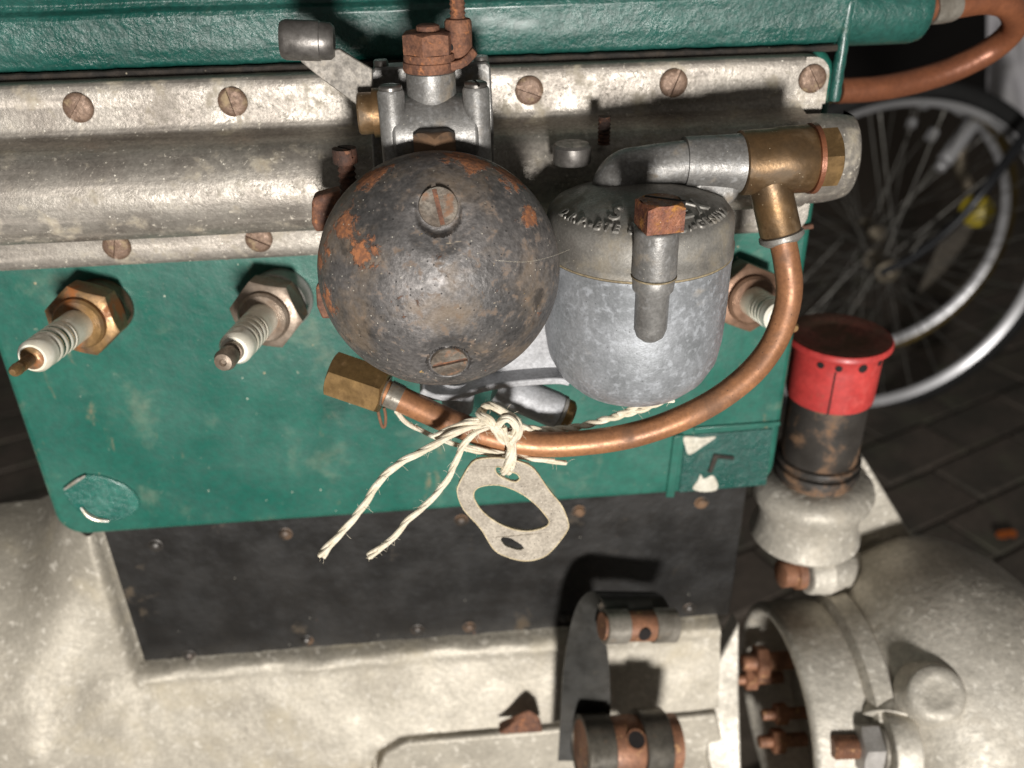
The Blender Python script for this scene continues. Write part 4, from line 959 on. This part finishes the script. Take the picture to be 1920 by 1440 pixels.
# round boss on the shoulder
def on(u, v, x_):  # point of the housing surface along a sight line at radius of revolution
    best = None
    for k in range(400):
        D = 250+k*.6; p = PD(u, v, D); q = mh.inverted() @ p; r = math.hypot(q.x, q.y)
        for (ra_, ha), (rb_, hb_) in zip(body, body[1:]):
            if ha <= q.z <= hb_ and hb_ > ha:
                if r <= ra_+(rb_-ra_)*(q.z-ha)/(hb_-ha): return p
    return PD(u, v, 340)
bp = on(1752, 1300, 0); q = mh.inverted() @ bp; nb_ = (mh.to_3x3() @ Vector((q.x, q.y, -12))).normalized()
obj('round_boss', MB().lathe([(12.5, -5), (10.6, 0), (9.8, 3.2), (8.6, 4.6), (5.6, 5.2), (5.0, 5.0), (1, 5.0)], frame(bp, nb_), 44, wob=.02), M_hous, ph, sharp=50)
# upper lug with rusty bolt
up_ = PD(1508, 1075, 352)
obj('bolt_lug', MB().lathe([(7.4, 0), (8.4, .8), (8.8, 7), (9.4, 9)], frame(up_, (1, .1, -.05)), 36, wob=.06).tube([up_+Vector((4, 2, -1)), up_+Vector((20, 12, -12)), up_+Vector((34, 20, -26))], [8.2, 11, 14], 28, 5), M_hous, ph, bevel=.5)
obj('rusty_bolt', MB().lathe([(4.6, -8.5), (5.4, -8), (5.4, -3), (6.6, -2.6), (6.8, .4)], frame(up_+Vector((-2, 0, 1)), (1, .1, -.05)), 28, wob=.02), M_orange_rust, ph)
# lower lug with nut and stud
lp_ = PD(1650, 1398, 322)
obj('bolt_lug', MB().lathe([(13.5, 0), (14, 1), (14, 9), (13, 10)], frame(lp_, (1, -.05, -.02)), 40).tube([lp_+Vector((6, 4, 2)), lp_+Vector((14, 22, 6))], [13, 12], 28, 3), M_hous, ph, bevel=.4)
obj('washer', MB().lathe([(9.4, -1.6), (9.4, -.1)], frame(lp_, (1, -.05, -.02)), 36), M_roll, ph, bevel=.3)
obj('hexagon_nut', MB().hexa(15.2, 7.2, frame(lp_+Vector((-1.5, 0, 0)), (-1, .05, .02)) @ Matrix.Rotation(R_(10), 4, 'Z')), M_adapt_grey, ph)
obj('rusty_stud', MB().lathe(threads(4.3, 1.4, 7, 15, .1)+[(3.4, 16)], frame(lp_+Vector((-1.5, 0, 0)), (-1, .05, .02)), 26), M_orange_rust, ph)
# rusty fittings inside the mouth
for (u, v, D, r, l) in ((1436, 1240, 384, 6.4, 16), (1416, 1272, 390, 4.4, 12), (1474, 1338, 380, 4.2, 14), (1468, 1388, 378, 4.8, 10)):
    p = PD(u, v, D); obj('inner_bolt', MB().hexa(r*1.9, 5, frame(p, (-1, 0, .05))).lathe([(r*.62, -l), (r*.62, 0)], frame(p, (-1, 0, .05)), 20).lathe([(r*.55, 5), (r*.55, 10), (r*.45, 10.6)], frame(p, (-1, 0, .05)), 18), M_orange_rust, ph)
# pale web left of the mouth
obj('side_web', MB().prism([PD(u, v, 380) for u, v in ((1386, 1168), (1360, 1215), (1332, 1268), (1326, 1330), (1326, 1420), (1350, 1500), (1392, 1500), (1386, 1300))], (0, 9, -2)), M_hous, ph, bevel=.8)

# ================================================================== cobweb threads
for pts, lab in ((((928, 488, -88), (985, 491, -86), (1030, 482, -80), (1068, 468, -74)), 'fine cobweb thread stretched from the dome to the float lid'),):
    tag(obj('cobweb_thread', MB().tube([P(*q) for q in pts], .022, 5, 10), M_twine), lab, 'cobweb')
